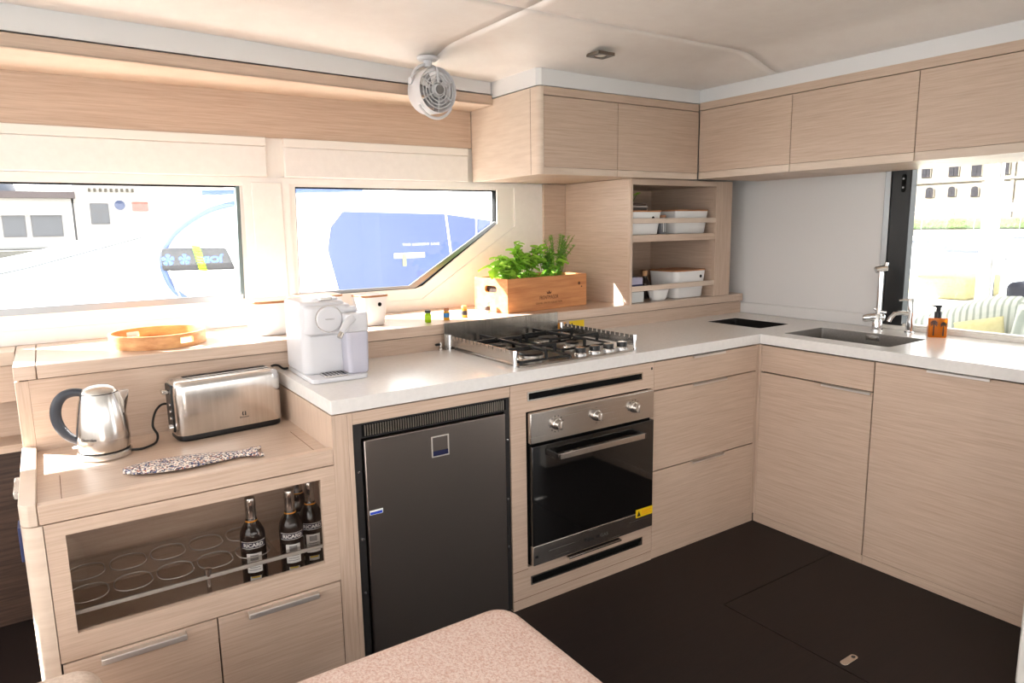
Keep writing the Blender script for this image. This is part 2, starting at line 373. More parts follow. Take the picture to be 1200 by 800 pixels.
box('bottom_rail', WHITE, w3, 0.60, 0.64, -1.62, -0.326, 0.915, 0.925, 0.001)
box('pane', GLASS, w3, 0.622, 0.626, -1.62, -0.326, 0.92, 1.66, 0)
MB().prism(rrect(-0.302, -0.284, 1.525, 1.605, 0.0088), 'x', 0.584, 0.589).build('latch_plate', BLACKM, w3, bev=0.001)
for zz in (1.546, 1.585): MB().lathe([(0.0, -0.002), (0.0042, -0.002), (0.0042, 0.002), (0, 0.002)], (0.5835, -0.293, zz), 12, 'x').build('screw', WPL, w3)
# the rest of the saloon, behind and beside the camera
wf = sroot('wall_front', 'white forward cabin wall with a panoramic window', 'wall', (-4.65, -1.4, 0))
plate([(-4.0, 0), (1.15, 0), (1.15, 2.2), (-4.0, 2.2)], [[(-3.5, 0.70), (0.9, 0.70), (0.9, 2.06), (-3.5, 2.06)]], 'x', -4.68, -4.6).build('wall_panel', WHITE, wf)
ws = sroot('wall_back', 'white starboard cabin wall with a panoramic window', 'wall', (-2.4, -4.05, 0))
plate([(-4.68, 0), (0.66, 0), (0.66, 2.2), (-4.68, 2.2)], [[(-4.4, 1.05), (0.2, 1.05), (0.2, 1.70), (-4.4, 1.70)]], 'y', -4.08, -4.0).build('wall_panel', WHITE, ws)
t_ = sroot('trim_5', 'white door jamb at the right edge of the galley', 'jamb', (0.0, -1.24, 0))
MB().box(-0.352, 0.60, -1.28, -1.216, 0.0, 2.135).build('jamb_panel', WHITE, t_, bev=0.006)

# ================================================================== CABINETS
PULLM = mat('pull_steel', C(228, 223, 218), 0.42, 0.9)
def pull(p, axis, a0, a1, z, out=0.014, name='handle', m_=None):
    """slim steel edge pull on the top of a front"""
    if axis == 'x': MB().box(a0, a1, -out, 0.002, z - 0.0015, z + 0.0015).box(a0, a1, -out, -out + 0.0025, z - 0.009, z + 0.0015).build(name, m_ or PULLM, p, bev=0.0005)
    else: MB().box(-out, 0.002, a0, a1, z - 0.0015, z + 0.0015).box(-out, -out + 0.0025, a0, a1, z - 0.009, z + 0.0015).build(name, m_ or PULLM, p, bev=0.0005)

# --- low bar cabinet at the left
bc = thing('bar_cabinet', 'low oak bar cabinet with a glass front, kettle and toaster on top', 'cabinet', (-2.40, 0.28, 0))
MB().prism([(-2.79, 0.56), (-2.79, 0.03), (-2.786, 0.014), (-2.776, 0.004), (-2.76, 0.0), (-2.746, 0.0), (-2.746, 0.56)], 'z', 0.0, 0.70).build('side_panel', EDGE, bc, bev=0.001)
box('side_panel', WOOD, bc, -2.0175, -2.0145, 0.02, 0.56, 0.0, 0.732)
box('back_panel', WOOD, bc, -2.746, -2.0175, 0.395, 0.41, 0.04, 0.732, 0)
box('bottom_panel', WOOD, bc, -2.746, -2.0175, 0.02, 0.395, 0.322, 0.335, 0)
box('inner_liner', EDGE, bc, -2.746, -2.738, 0.02, 0.395, 0.335, 0.70, 0)
box('plinth', WOOD, bc, -2.744, -2.0145, 0.004, 0.02, 0.0, 0.036, 0.001)
top = box('top_board', WOODT, bc, -2.753, -2.0145, 0.028, 0.568, 0.705, 0.740, 0.0)
box('top_seam', INK, top, -2.7015, -2.700, 0.05, 0.27, 0.7395, 0.7404, 0)
box('top_seam', INK, top, -2.0545, -2.0530, 0.05, 0.30, 0.7395, 0.7404, 0)
MB().box(-2.752, -2.0145, 0.0, 0.028, 0.702, 0.752).build('front_rail', WOOD, bc, bev=0.003)
MB().prism([(-2.79, 0.568), (-2.79, 0.03), (-2.784, 0.012), (-2.772, 0.0), (-2.7535, 0.0), (-2.7535, 0.568)], 'z', 0.702, 0.757).build('side_rail', EDGE, bc, bev=0.002)
fr = plate([(-2.744, 0.331), (-2.0145, 0.331), (-2.0145, 0.700), (-2.744, 0.700)], [[(-2.702, 0.400), (-2.058, 0.400), (-2.058, 0.665), (-2.702, 0.665)]], 'y', 0.0, 0.018).build('front_frame', WOOD, bc, bev=0.0015)
box('pane', PANEG, fr, -2.706, -2.054, 0.012, 0.016, 0.396, 0.669, 0)
for x0, x1, h0, h1 in ((-2.742, -2.3765, -2.66, -2.457), (-2.3725, -2.0165, -2.294, -2.089)):
    d = box('drawer', WOOD, bc, x0, x1, 0.0, 0.018, 0.040, 0.326, 0.0015)
    MB().box(h0, h1, -0.020, -0.012, 0.302, 0.318).box(h0, h1, -0.02, 0.001, 0.315, 0.319).build('handle', PULLM, d, bev=0.002)
# acrylic bottle rack
holes = []
for i in range(5):
    cx = -2.668 + 0.106 * i
    for cy in (0.105, 0.245): holes.append(rrect(cx - 0.046, cx + 0.046, cy - 0.052, cy + 0.052, 0.04, 6))
rk = plate([(-2.735, 0.035), (-2.018, 0.035), (-2.018, 0.046), (-2.186, 0.046), (-2.186, 0.335), (-2.735, 0.335)], holes, 'z', 0.445, 0.453).build('bottle_rack', ACRYL, bc)
ARIM = mat('acrylic_edge_glint', C(214, 208, 202), 0.15, trans=0.4)  # light caught by clear acrylic edges, put into a pale colour
for hq in holes: MB().tube([(p[0], p[1], 0.4535) for p in hq], 0.0016, 5, closed=True).build('rim_glint', ARIM, rk)
box('rack_lip', ARIM, rk, -2.735, -2.018, 0.033, 0.041, 0.434, 0.445, 0.001)
MB().lathe([(0.0, 0.0), (0.009, 0.0), (0.009, 0.01), (0.006, 0.02), (0.006, 0.104), (0.010, 0.106), (0.010, 0.126), (0.0, 0.128)], (-2.382, 0.042, 0.335), 14).build('rack_pin', CHROME, rk)
box('door_pull', SATIN, bc, -2.806, -2.79, 0.20, 0.34, 0.715, 0.735, 0.002)
MB().box(-2.798, -2.79, 0.05, 0.11, 0.60, 0.69).build('strap', NAVY, bc, bev=0.002)

# --- anise bottles
def ricard(loc, label, rz=0.0):
    t = thing('liquor_bottle', label, 'bottle', loc, 'dark liquor bottles in the bar cabinet', rz, world=False)
    MB().lathe([(0, 0.004), (0.03, 0.0), (0.0355, 0.004), (0.0365, 0.012), (0.0365, 0.165), (0.034, 0.182), (0.026, 0.198), (0.0175, 0.212), (0.0145, 0.228), (0.0138, 0.262), (0, 0.262)], n=32).build('glass_body', BOTTLE, t, ang=50)
    c = MB().lathe([(0.0168, 0.212), (0.0152, 0.226), (0.0150, 0.256), (0.0156, 0.257), (0.0156, 0.280), (0.0145, 0.283), (0, 0.283)], n=24).build('capsule', STEELV, t)
    MB().lathe([(0.0175, 0.2085), (0.0180, 0.2095), (0.0172, 0.2155), (0.0165, 0.2155)], n=24).build('gold_ring', ORG, c)
    def wrap(mb, r):
        mb.v = [((r + p[2]) * math.sin(p[0] / r), -(r + p[2]) * math.cos(p[0] / r), p[1]) for p in mb.v]; return mb
    def patch(w_, z0, z1, r, n_=14):
        b = MB(); v = []; f = []
        for i in range(n_ + 1):
            x = -w_ / 2 + w_ * i / n_; v += [(x, z0, 0.0), (x, z1, 0.0)]
        for i in range(n_): f.append((2 * i, 2 * i + 2, 2 * i + 3, 2 * i + 1))
        return wrap(b.add(v, f), r)
    bd = patch(0.074, 0.138, 0.158, 0.0368).build('brand_band', mat('label_navy', C(24, 26, 58), 0.5), t)
    b = text('RICARD', 0.060, 0.0115, bold=0.03, thick=0.0003); b.v = [(p[0], p[1] + 0.148, p[2]) for p in b.v]; wrap(b, 0.0371).build('lettering', WINK, bd)
    for z0, z1 in ((0.1375, 0.139), (0.157, 0.1585)): patch(0.076, z0, z1, 0.0371).build('label_line', WINK, bd)
    lb_ = patch(0.044, 0.062, 0.122, 0.0369).build('paper_label', WINK, t)
    em = mat('label_grey_print', C(150, 150, 152), 0.6)
    patch(0.024, 0.100, 0.117, 0.0371, 8).build('crest', em, lb_)
    for k in range(4): patch(0.034 - 0.004 * (k % 2), 0.069 + 0.0075 * k, 0.0715 + 0.0075 * k, 0.0371, 8).build('print_line', em, lb_)
    l2 = patch(0.032, 0.036, 0.050, 0.0369).build('lower_label', WINK, t)
    patch(0.026, 0.045, 0.0495, 0.0371).build('yellow_stripe', YEL, l2)
    return t
YF = R(-11)
ricard((-2.241, 0.105, 0.335), 'dark bottle standing alone left of the pair in the bar cabinet', YF)
ricard((-2.128, 0.098, 0.335), 'dark bottle in the bar cabinet, middle one of the three front bottles', YF)
ricard((-2.055, 0.132, 0.335), 'dark bottle nearest the right side of the bar cabinet', YF)
ricard((-2.060, 0.245, 0.335), 'dark bottle at the back, only its cap showing between two bottles', YF)

# --- long ledge with backsplash behind the counter
le = thing('window_ledge', 'long oak ledge with backsplash below the port windows', 'ledge', (-1.1, 0.8, 0))
box('backsplash', WOOD, le, -2.752, 0.585, 0.570, 0.59, 0.70, 0.963, 0)
box('end_panel', WOODV, le, -2.787, -2.752, 0.570, 1.07, 0.0, 0.962, 0.0015)
box('shadow_gap', GAP, le, -2.775, 0.575, 0.574, 1.06, 0.962, 0.967, 0)
box('ledge_top', WOODL, le, -2.728, 0.555, 0.555, 1.070, 0.967, 1.008, 0.0025)
box('ledge_end', WOODL, le, -2.787, -2.730, 0.555, 1.070, 0.967, 1.008, 0.0025)
box('ledge_return', WOODL, le, 0.5555, 0.585, 0.555, 1.070, 0.967, 1.008, 0.0025)

# --- side niche beyond the bar cabinet
ni = thing('side_niche', 'oak shelf niche with dark lower panel at the left edge', 'shelf', (-3.3, 1.0, 0))
box('niche_top', EDGE, ni, -4.2, -2.79, 0.91, 1.07, 0.963, 1.008, 0.002)
box('apron', WOOD, ni, -4.2, -2.79, 0.912, 0.93, 0.838, 0.962, 0.001)
box('niche_back', WOOD, ni, -4.2, -2.79, 1.05, 1.07, 0.687, 0.838, 0)
box('shelf_board', WOOD, ni, -4.2, -2.79, 0.912, 1.07, 0.660, 0.687, 0.001)
box('lower_panel', DARKW, ni, -4.2, -2.79, 1.0, 1.07, 0.0, 0.66, 0)

# --- worktop with cut-outs for the two sinks
SK1 = (0.095, 0.400, -0.535, -0.050)
SK2 = (0.140, 0.375, 0.105, 0.435)
wt = plate([(-2.0145, -0.004), (-0.004, -0.004), (-0.004, -1.212), (0.585, -1.212), (0.585, 0.570), (-2.0145, 0.570)],
           [rrect(*SK1, 0.012, 3), rrect(*SK2, 0.012, 3)], 'z', 0.857, 0.900).build('worktop', TOP, None, bev=0.003)
tag(wt, 'white L-shaped worktop carrying the hob and both sinks', 'worktop')
def sink(name, label, s_, depth, m_, drain):
    t = thing(name, label, 'sink', ((s_[0] + s_[1]) / 2, (s_[2] + s_[3]) / 2, 0.9 - depth))
    e = 0.004
    o1 = rrect(s_[0] + 0.001, s_[1] - 0.001, s_[2] + 0.001, s_[3] - 0.001, 0.011, 4); o2 = rrect(s_[0] + e, s_[1] - e, s_[2] + e, s_[3] - e, 0.010, 4)
    o3 = rrect(s_[0] + 0.02, s_[1] - 0.02, s_[2] + 0.02, s_[3] - 0.02, 0.03, 4)
    Z = lambda q, z: [(x, y, z) for x, y in q]
    MB().loft([Z(o1, 0.88 - depth), Z(o1, 0.8985), Z(o2, 0.8985), Z(o2, 0.92 - depth), Z(o3, 0.902 - depth), ]).build('basin', m_, t, ang=30)
    c = drain
    MB().lathe([(0, 0.0), (0.034, 0.0), (0.036, 0.003), (0.026, 0.0045), (0.0, 0.003)], (c[0], c[1], 0.902 - depth), 24).build('drain', CHROME, t)
    return t
BASIN = noisy('basin_steel', C(182, 178, 174), C(194, 190, 186), (4, 160, 160), rough=0.3, metal=1.0)
s1 = sink('steel_sink', 'wide steel sink basin in front of the tall faucet', SK1, 0.17, BASIN, (0.25, -0.29))
MB().box(0.389, 0.3955, -0.335, -0.275, 0.866, 0.888).build('overflow_plate', CHROME, s1, bev=0.001)
MB().box(0.3875, 0.390, -0.327, -0.283, 0.871, 0.883).build('overflow_slot', SATIN, s1)
s2 = sink('dark_sink', 'small dark sink basin in the worktop corner', SK2, 0.14, mat('dark_basin', C(52, 50, 49), 0.32, 0.6), (0.25, 0.27))
MB().lathe([(0, 0), (0.006, 0), (0.006, -0.006), (0, -0.006)], (0.35, 0.43, 0.885), 12, 'y').build('overflow_pin', CHROME, s2)

# --- fridge housing and fridge
fc = thing('fridge_cabinet', 'oak housing framing the dark fridge', 'cabinet', (-1.69, 0.28, 0))
box('stile', WOODV, fc, -2.0145, -1.966, 0.0, 0.56, 0.0, 0.852, 0.001)
box('stile', WOODV, fc, -1.9655, -1.9495, 0.001, 0.30, 0.0, 0.852, 0.001)
box('top_rail', WOOD, fc, -1.949, -1.3745, 0.0, 0.02, 0.8145, 0.852, 0.001)
box('back_panel', GAP, fc, -1.949, -1.3745, 0.54, 0.56, 0.0, 0.852, 0)
fg = thing('fridge', 'dark steel built-in fridge with a vent grille on top', 'fridge', (-1.66, 0.28, 0))
box('body', BLACKM, fg, -1.944, -1.378, 0.02, 0.53, 0.012, 0.812, 0)
fm = plate([(-1.947, 0.012), (-1.3765, 0.012), (-1.3765, 0.813), (-1.947, 0.813)], [[(-1.925, 0.02), (-1.398, 0.02), (-1.398, 0.766), (-1.925, 0.766)]], 'y', 0.004, 0.02).build('frame', mat('frame_dark_grey', C(58, 56, 56), 0.4, 0.6), fg, bev=0.001)
gr = MB()
for i in range(60):
    x = -1.912 + i * 0.0086; gr.box(x, x + 0.0036, 0.0, 0.006, 0.772, 0.806)
gr.build('vent_grille', mat('vent_grey', C(176, 166, 154), 0.3, 1.0), fm, smooth=False)
box('vent_backing', BLACKM, fm, -1.92, -1.39, 0.0034, 0.0042, 0.77, 0.808, 0)
dr = box('door', STEELD, fg, -1.919, -1.401, -0.008, 0.018, 0.024, 0.760, 0.003)
for zz in (0.26, 0.44, 0.66):
    for xx in (-1.936, -1.387): MB().lathe([(0, 0), (0.005, 0), (0.004, -0.003), (0, -0.0035)], (xx, 0.004, zz), 12, 'y').build('screw', CHROME, fm)
hd = thing_ = plate([(-1.690, 0.660), (-1.626, 0.660), (-1.626, 0.730), (-1.690, 0.730)], [[(-1.6865, 0.6635), (-1.6295, 0.6635), (-1.6295, 0.7265), (-1.6865, 0.7265)]], 'y', -0.011, -0.008).build('latch_frame', PULLM, dr, bev=0.0005)
box('latch_bar', mat('latch_dark_blue', C(38, 40, 70), 0.25), hd, -1.6865, -1.6295, -0.0105, -0.008, 0.6635, 0.680, 0.0005)
b = box('maker_sticker', WINK, dr, -1.913, -1.868, -0.0086, -0.008, 0.517, 0.532, 0)
box('sticker_print', BLUE, b, -1.911, -1.871, -0.0091, -0.0086, 0.518, 0.526, 0)

# --- oven housing and oven
oc = thing('oven_cabinet', 'oak housing around the built-in oven with slot vents', 'cabinet', (-1.02, 0.28, 0))
V1 = (-1.302, -0.738, 0.787, 0.820); V2 = (-1.296, -0.728, 0.084, 0.119); OV = (-1.308, -0.690, 0.158, 0.748)
plate([(-1.3735, 0.0), (-0.6735, 0.0), (-0.6735, 0.852), (-1.3735, 0.852)],
      [[(V[0], V[2]), (V[1], V[2]), (V[1], V[3]), (V[0], V[3])] for V in (V1, V2, OV)], 'y', 0.0, 0.018).build('front_frame', WOOD, oc, bev=0.001)
box('plinth_line', INK, oc, -1.3735, -0.6735, -0.0004, 0.001, 0.0385, 0.0400, 0)
box('frame_seam', INK, oc, -1.3735, -1.306, -0.0004, 0.001, 0.1505, 0.152, 0)
box('carcass', GAP, oc, -1.37, -0.678, 0.30, 0.56, 0.0, 0.85, 0)
for V in (V1, V2):
    vv = plate([(V[0], V[2]), (V[1], V[2]), (V[1], V[3]), (V[0], V[3])], [[(V[0] + .006, V[2] + .005), (V[1] - .006, V[2] + .005), (V[1] - .006, V[3] - .005), (V[0] + .006, V[3] - .005)]], 'y', -0.003, 0.012).build('slot_vent', SATIN, oc, bev=0.0006)
    box('vent_insert', BLACKM, vv, V[0] + .005, V[1] - .005, 0.012, 0.02, V[2] + .004, V[3] - .004, 0)
box('service_mark', INKB, oc, -0.690, -0.682, -0.0005, 0.001, 0.822, 0.832, 0)
ov = thing('oven', 'steel and black glass built-in oven with three knobs', 'oven', (-1.0, 0.25, 0.16))
box('body', BLACKM, ov, -1.300, -0.698, -0.004, 0.28, 0.165, 0.742, 0)
cp = box('control_panel', STEEL, ov, -1.303, -0.694, -0.022, -0.002, 0.632, 0.745, 0.0025)
for i, (xx, marks) in enumerate(((-1.187, 12), (-0.997, 2), (-0.803, 7))):
    kb = MB().lathe([(0, -0.001), (0.021, -0.001), (0.021, -0.008), (0.018, -0.010), (0.0165, -0.026), (0.0155, -0.028), (0, -0.028)], (xx, -0.021, 0.690), 28, 'y').build('knob', SATIN, cp)
    MB().box(xx - 0.0045, xx + 0.0045, -0.056, -0.047, 0.675, 0.705).build('knob_grip', STEEL, kb, bev=0.002)
    mk = MB()
    for k in range(marks):
        a = 2 * math.pi * (k + 0.5) / 12 if marks != 2 else (math.pi / 2 + k * math.pi)
        mk.box(xx + 0.0295 * math.cos(a) - 0.0018, xx + 0.0295 * math.cos(a) + 0.0018, -0.0226, -0.022, 0.690 + 0.0295 * math.sin(a) - 0.0018, 0.690 + 0.0295 * math.sin(a) + 0.0018)
    mk.build('dial_marks', INKB, cp, smooth=False)
dd = box('door_glass', OVENG, ov, -1.299, -0.694, -0.024, -0.004, 0.243, 0.622, 0.002)
ds = box('door_band', STEEL, dd, -1.299, -0.694, -0.0255, -0.004, 0.168, 0.243, 0.002)
hb = MB()
hb.box(-1.212, -0.775, -0.066, -0.054, 0.568, 0.590).box(-1.212, -1.202, -0.066, -0.022, 0.568, 0.590).box(-0.785, -0.775, -0.066, -0.022, 0.568, 0.590)
hb.build('handle', STEEL, dd, bev=0.0015)
b = text('GLEM', 0.062, 0.016, bold=0.035); frame_to(b, (-1.015, -0.0257, 0.202), (1, 0, 0), (0, 0, 1)).build('lettering', INKB, ds)
b = text('GAS', 0.040, 0.014); frame_to(b, (-0.958, -0.0257, 0.202), (1, 0, 0), (0, 0, 1)).build('lettering', mat('grey_print', C(92, 90, 88), 0.5), ds)
MB().prism([(-1.060, 0.210), (-1.050, 0.210), (-1.055, 0.194)], 'y', -0.0262, -0.0255).build('maker_mark', INKB, ds)
st = box('warning_sticker', YEL, ds, -0.788, -0.696, -0.0268, -0.0255, 0.224, 0.258, 0)
MB().prism([(-0.783, 0.229), (-0.763, 0.229), (-0.773, 0.252)], 'y', -0.0274, -0.0268).build('warning_sign', INKB, st)
MB().box(-0.756, -0.702, -0.0273, -0.0268, 0.246, 0.249).box(-0.756, -0.708, -0.0273, -0.0268, 0.239, 0.242).box(-0.756, -0.702, -0.0273, -0.0268, 0.232, 0.235).build('sticker_print', ORG, st)
box('bottom_lip', SATIN, ov, -1.135, -0.868, -0.030, -0.010, 0.150, 0.157, 0.001)
box('small_label', INKB, ds, -1.292, -1.278, -0.0258, -0.0254, 0.196, 0.206, 0)

# --- drawer unit, corner post, sink cabinet, wide cabinet
du = thing('drawer_unit', 'oak unit of three stacked drawers beside the oven', 'cabinet', (-0.34, 0.28, 0))
for z0, z1, hx0, hx1 in ((0.7335, 0.850, -0.451, -0.250), (0.3905, 0.7285, -0.447, -0.235), (0.0410, 0.3855, -0.444, -0.236)):
    d = box('drawer', WOOD, du, -0.6715, -0.022, 0.0, 0.018, z0, z1, 0.001)
    pull(d, 'x', hx0, hx1, z1 + 0.0015)
box('carcass', GAP, du, -0.670, -0.024, 0.021, 0.56, 0.002, 0.852, 0)
box('plinth', WOOD, du, -0.6735, 0.0, 0.003, 0.018, 0.0, 0.0385, 0.001)
cpst = thing('corner_post', 'narrow oak post in the inner corner between the two counters', 'post', (0, 0, 0))
box('post_face', WOODV, cpst, -0.020, 0.0, 0.001, 0.018, 0.039, 0.852, 0.001)
box('post_face', WOODV, cpst, 0.001, 0.018, -0.010, 0.018, 0.039, 0.852, 0.001)
sc = thing('sink_cabinet', 'oak sink cabinet with a shallow false front above its door', 'cabinet', (0.28, -0.27, 0))
box('false_front', WOOD, sc, 0.0, 0.018, -0.531, -0.012, 0.7305, 0.850, 0.001)
d = box('door', WOOD, sc, 0.0, 0.018, -0.531, -0.012, 0.0410, 0.7245, 0.001); pull(d, 'y', -0.529, -0.318, 0.7265)
box('plinth', WOOD, sc, 0.003, 0.018, -0.533, 0.0, 0.0, 0.0385, 0.001)
box('carcass', GAP, sc, 0.021, 0.08, -0.532, -0.012, 0.002, 0.853, 0)
wc = thing('wide_cabinet', 'wide oak cabinet with one tall front under the soap bottle', 'cabinet', (0.28, -0.87, 0))
d = box('door', WOOD, wc, 0.0, 0.018, -1.205, -0.536, 0.0410, 0.851, 0.001); pull(d, 'y', -0.941, -0.733, 0.8535)
box('plinth', WOOD, wc, 0.003, 0.018, -1.205, -0.5345, 0.0, 0.0385, 0.001)
box('carcass', GAP, wc, 0.021, 0.58, -1.205, -0.537, 0.002, 0.853, 0)

# --- wall cabinets
u1 = thing('corner_wall_cabinet', 'oak wall cabinet with two doors and a rounded end over the shelf tower', 'cabinet', (-0.37, 0.78, 1.62))
box('carcass', WOOD, u1, -0.845, 0.120, 0.522, 1.06, 1.622, 1.985, 0)
MB().prism([(-0.870, 1.062), (-0.870, 0.565), (-0.8695, 0.564), (-0.8695, 0.530), (-0.866, 0.513), (-0.858, 0.503), (-0.848, 0.500), (-0.846, 0.500), (-0.846, 1.062)], 'z', 1.621, 1.985).build('end_panel', EDGE, u1, bev=0.001)
box('end_seam', INK, u1, -0.8704, -0.869, 0.5635, 0.5645, 1.622, 1.984, 0)
for x0, x1 in ((-0.844, -0.4235), (-0.4205, 0.1205)):
    d = box('door', WOOD, u1, x0, x1, 0.500, 0.518, 1.652, 1.948, 0.001)
    box('bottom_rail', EDGE, d, x0, x1, 0.5005, 0.518, 1.6215, 1.6508, 0.001)
box('top_fascia', WOOD, u1, -0.845, 0.1205, 0.5005, 0.52, 1.9515, 1.986, 0.001)
for i, (y0, y1, lb) in enumerate(((-0.0205, 0.498, 'oak wall cabinet nearest the corner on the sink side'), (-0.5585, -0.0235, 'oak wall cabinet above the tall faucet, middle of three'), (-1.205, -0.5615, 'oak wall cabinet at the right edge of the photo'))):
    u = thing('wall_cabinet', lb, 'cabinet', (0.36, (y0 + y1) / 2, 1.62), 'wall cabinets over the sinks')
    box('carcass', WOOD, u, 0.145, 0.60, y0, y1, 1.622, 1.985, 0)
    d = box('door', WOOD, u, 0.125, 0.143, y0, y1, 1.656, 1.953, 0.001)
    box('bottom_rail', EDGE, d, 0.1255, 0.143, y0, y1, 1.6215, 1.6548, 0.001)
    box('top_fascia', WOOD, u, 0.1258, 0.145, y0 - 0.0015, y1 + 0.0015, 1.9565, 1.992, 0.0)
box_r = None

# --- shelf tower in the corner
tw = thing('shelf_tower', 'oak open shelf tower between herb planter and bulkhead', 'shelf', (0.15, 0.8, 1.008))
box('side_panel', WOOD, tw, -0.282, -0.262, 0.565, 1.066, 1.008, 1.620, 0.001)
MB().box(-0.283, -0.267, 0.5575, 0.575, 1.008, 1.620).build('stile', WOODV, tw, bev=0.001)
box('stile', WOODV, tw, 0.342, 0.470, 0.5595, 0.578, 1.008, 1.620, 0.001)
box('side_panel', WOOD, tw, 0.452, 0.470, 0.578, 1.06, 1.008, 1.620, 0)
box('top_rail', WOOD, tw, -0.267, 0.342, 0.5595, 0.578, 1.592, 1.620, 0.001)
box('side_panel', WOOD, tw, 0.346, 0.364, 0.578, 1.06, 1.008, 1.620, 0)
box('back_panel', WOOD, tw, -0.262, 0.346, 1.045, 1.06, 1.010, 1.620, 0)
box('top_panel', WOOD, tw, -0.262, 0.346, 0.578, 1.045, 1.594, 1.612, 0)
box('shelf_board', WOOD, tw, -0.262, 0.345, 0.562, 1.045, 1.315, 1.349, 0.001)
for z0, z1 in ((1.405, 1.430), (1.070, 1.096)):
    box('fiddle_rail', EDGE, tw, -0.266, 0.341, 0.558, 0.570, z0, z1, 0.002)

# ================================================================== HOB
hb = thing('gas_hob', 'steel gas hob with black pan supports and side fiddle rails', 'hob', (-1.02, 0.31, 0.9))
MB().prism(rrect(-1.300, -0.742, 0.040, 0.535, 0.015), 'z', 0.9005, 0.908).build('hob_plate', noisy('hob_steel', C(150, 142, 134), C(168, 160, 152), (4, 200, 200), rough=0.28, metal=1.0), hb, bev=0.002)
box('backplate', noisy('splash_steel', C(150, 145, 138), C(172, 167, 160), (200, 4, 4), rough=0.24, metal=1.0), hb, -1.335, -0.746, 0.540, 0.545, 0.9005, 1.012, 0.0005)
def fiddle(x, label=None):
    poly = [(0.055, 0.918), (0.540, 0.918)]
    n_ = 17; y0, y1 = 0.540, 0.055; st = (y0 - y1) / n_
    for i in range(n_):
        a = y0 - st * i; b = a - st * 0.80
        poly += [(a, 0.961), (b, 0.961)]
        if i < n_ - 1: poly += [(b, 0.948), (a - st, 0.948)]
    return MB().prism(poly, 'x', x - 0.0012, x + 0.0012).build('fiddle_rail', SATIN, hb, smooth=False)
for x in (-1.314, -0.729):
    fr_ = fiddle(x)
    for y in (0.055, 0.535):
        MB().lathe([(0, 0), (0.0075, 0), (0.0075, 0.060), (0.0065, 0.063), (0, 0.063)], (x, y, 0.9005), 16).build('rail_post', CHROME, fr_)
for x, y, r in ((-1.175, 0.150, 0.050), (-1.175, 0.385, 0.036), (-0.900, 0.245, 0.030), (-0.900, 0.415, 0.045)):
    bu = MB().lathe([(0, 0.908), (r * 1.25, 0.908), (r * 1.2, 0.911), (r * 0.95, 0.913), (r * 0.95, 0.921), (r, 0.922), (0, 0.922)], (x, y, 0), 30).build('burner', SATIN, hb)
    MB().lathe([(0, 0.9222), (r * 0.9, 0.9222), (r * 0.92, 0.926), (r * 0.85, 0.929), (0, 0.930)], (x, y, 0), 30).build('burner_cap', IRON, bu)
def grate(x0, x1, y0, y1, cs):
    b = MB(); z = 0.918
    zt = 0.953
    b.bar((x0, y0, z), (x1, y0, z), 0.008, 0.009).bar((x0, y1, z), (x1, y1, z), 0.008, 0.009).bar((x0, y0, z), (x0, y1, z), 0.008, 0.009).bar((x1, y0, z), (x1, y1, z), 0.008, 0.009)
    o = b.build('pan_support', IRON, hb, bev=0.0015)
    for (cx, cy) in cs:
        for (ex, ey) in ((x0, cy), (x1, cy), (cx, y0 if abs(cy - y0) < abs(cy - y1) else y1), (cx, (cs[0][1] + cs[1][1]) / 2)):
            d = Vector((cx - ex, cy - ey, 0)); k = d.length; d.normalize()
            p0 = Vector((ex, ey, z)); p1 = Vector((ex, ey, zt)); p2 = Vector((ex, ey, zt)) + d * (k - 0.014)
            f_ = MB().bar(p0, p1, 0.010, 0.010).bar(p1 - d * 0.005 - Vector((0, 0, 0.004)), p2 - Vector((0, 0, 0.004)), 0.009, 0.011)
            f_.bar(p2 - Vector((0, 0, 0.004)), p2 + d * 0.006 - Vector((0, 0, 0.012)), 0.006, 0.007)
            f_.build('finger', IRON, o, bev=0.001)
    b = MB().bar((x0, (cs[0][1] + cs[1][1]) / 2, z), (x1, (cs[0][1] + cs[1][1]) / 2, z), 0.008, 0.009); b.build('cross_bar', IRON, o)
    for x in (x0, x1):
        for y in (y0, y1): MB().lathe([(0, 0.908), (0.007, 0.908), (0.006, 0.916), (0, 0.916)], (x, y, 0), 12).build('foot', IRON, o)
grate(-1.288, -1.062, 0.055, 0.515, ((-1.175, 0.150), (-1.175, 0.385)))
grate(-1.010, -0.765, 0.165, 0.515, ((-0.900, 0.245), (-0.900, 0.415)))
for x in (-0.990, -0.918, -0.846, -0.774):
    kb = MB().lathe([(0, 0.908), (0.0245, 0.908), (0.0245, 0.914), (0.021, 0.917), (0, 0.917)], (x, 0.082, 0), 26).build('knob_base', CHROME, hb)
    MB().lathe([(0, 0.917), (0.0205, 0.917), (0.0215, 0.932), (0.020, 0.936), (0, 0.936)], (x, 0.082, 0), 26).build('knob', BLACK, kb)
    MB().lathe([(0, 0.9362), (0.017, 0.9362), (0.016, 0.9372), (0, 0.9372)], (x, 0.082, 0), 26).build('knob_cap', SATIN, kb)
sg = box('warning_label', YEL, None, -0.655, -0.565, 0.5688, 0.5698, 0.925, 0.958, 0)
tag(sg, 'yellow warning label stuck on the backsplash right of the hob', 'label')
def mark(parent, cx, z, y, s_=0.009): MB().prism([(cx - s_, z - s_ * 0.8), (cx + s_, z - s_ * 0.8), (cx, z + s_)], 'y', y - 0.0006, y).build('warning_sign', INKB, parent)
mark(sg, -0.640, 0.941, 0.5688)
sg2 = box('warning_label', ORG, None, -0.745, -0.675, 0.5688, 0.5698, 0.912, 0.955, 0)
tag(sg2, 'orange warning label on the backsplash behind the hob rail', 'label'); mark(sg2, -0.735, 0.93, 0.5688)
sv = thing('gas_valve', 'small brass and black gas valve at the left of the hob backplate', 'valve', (-1.352, 0.545, 0.9005))
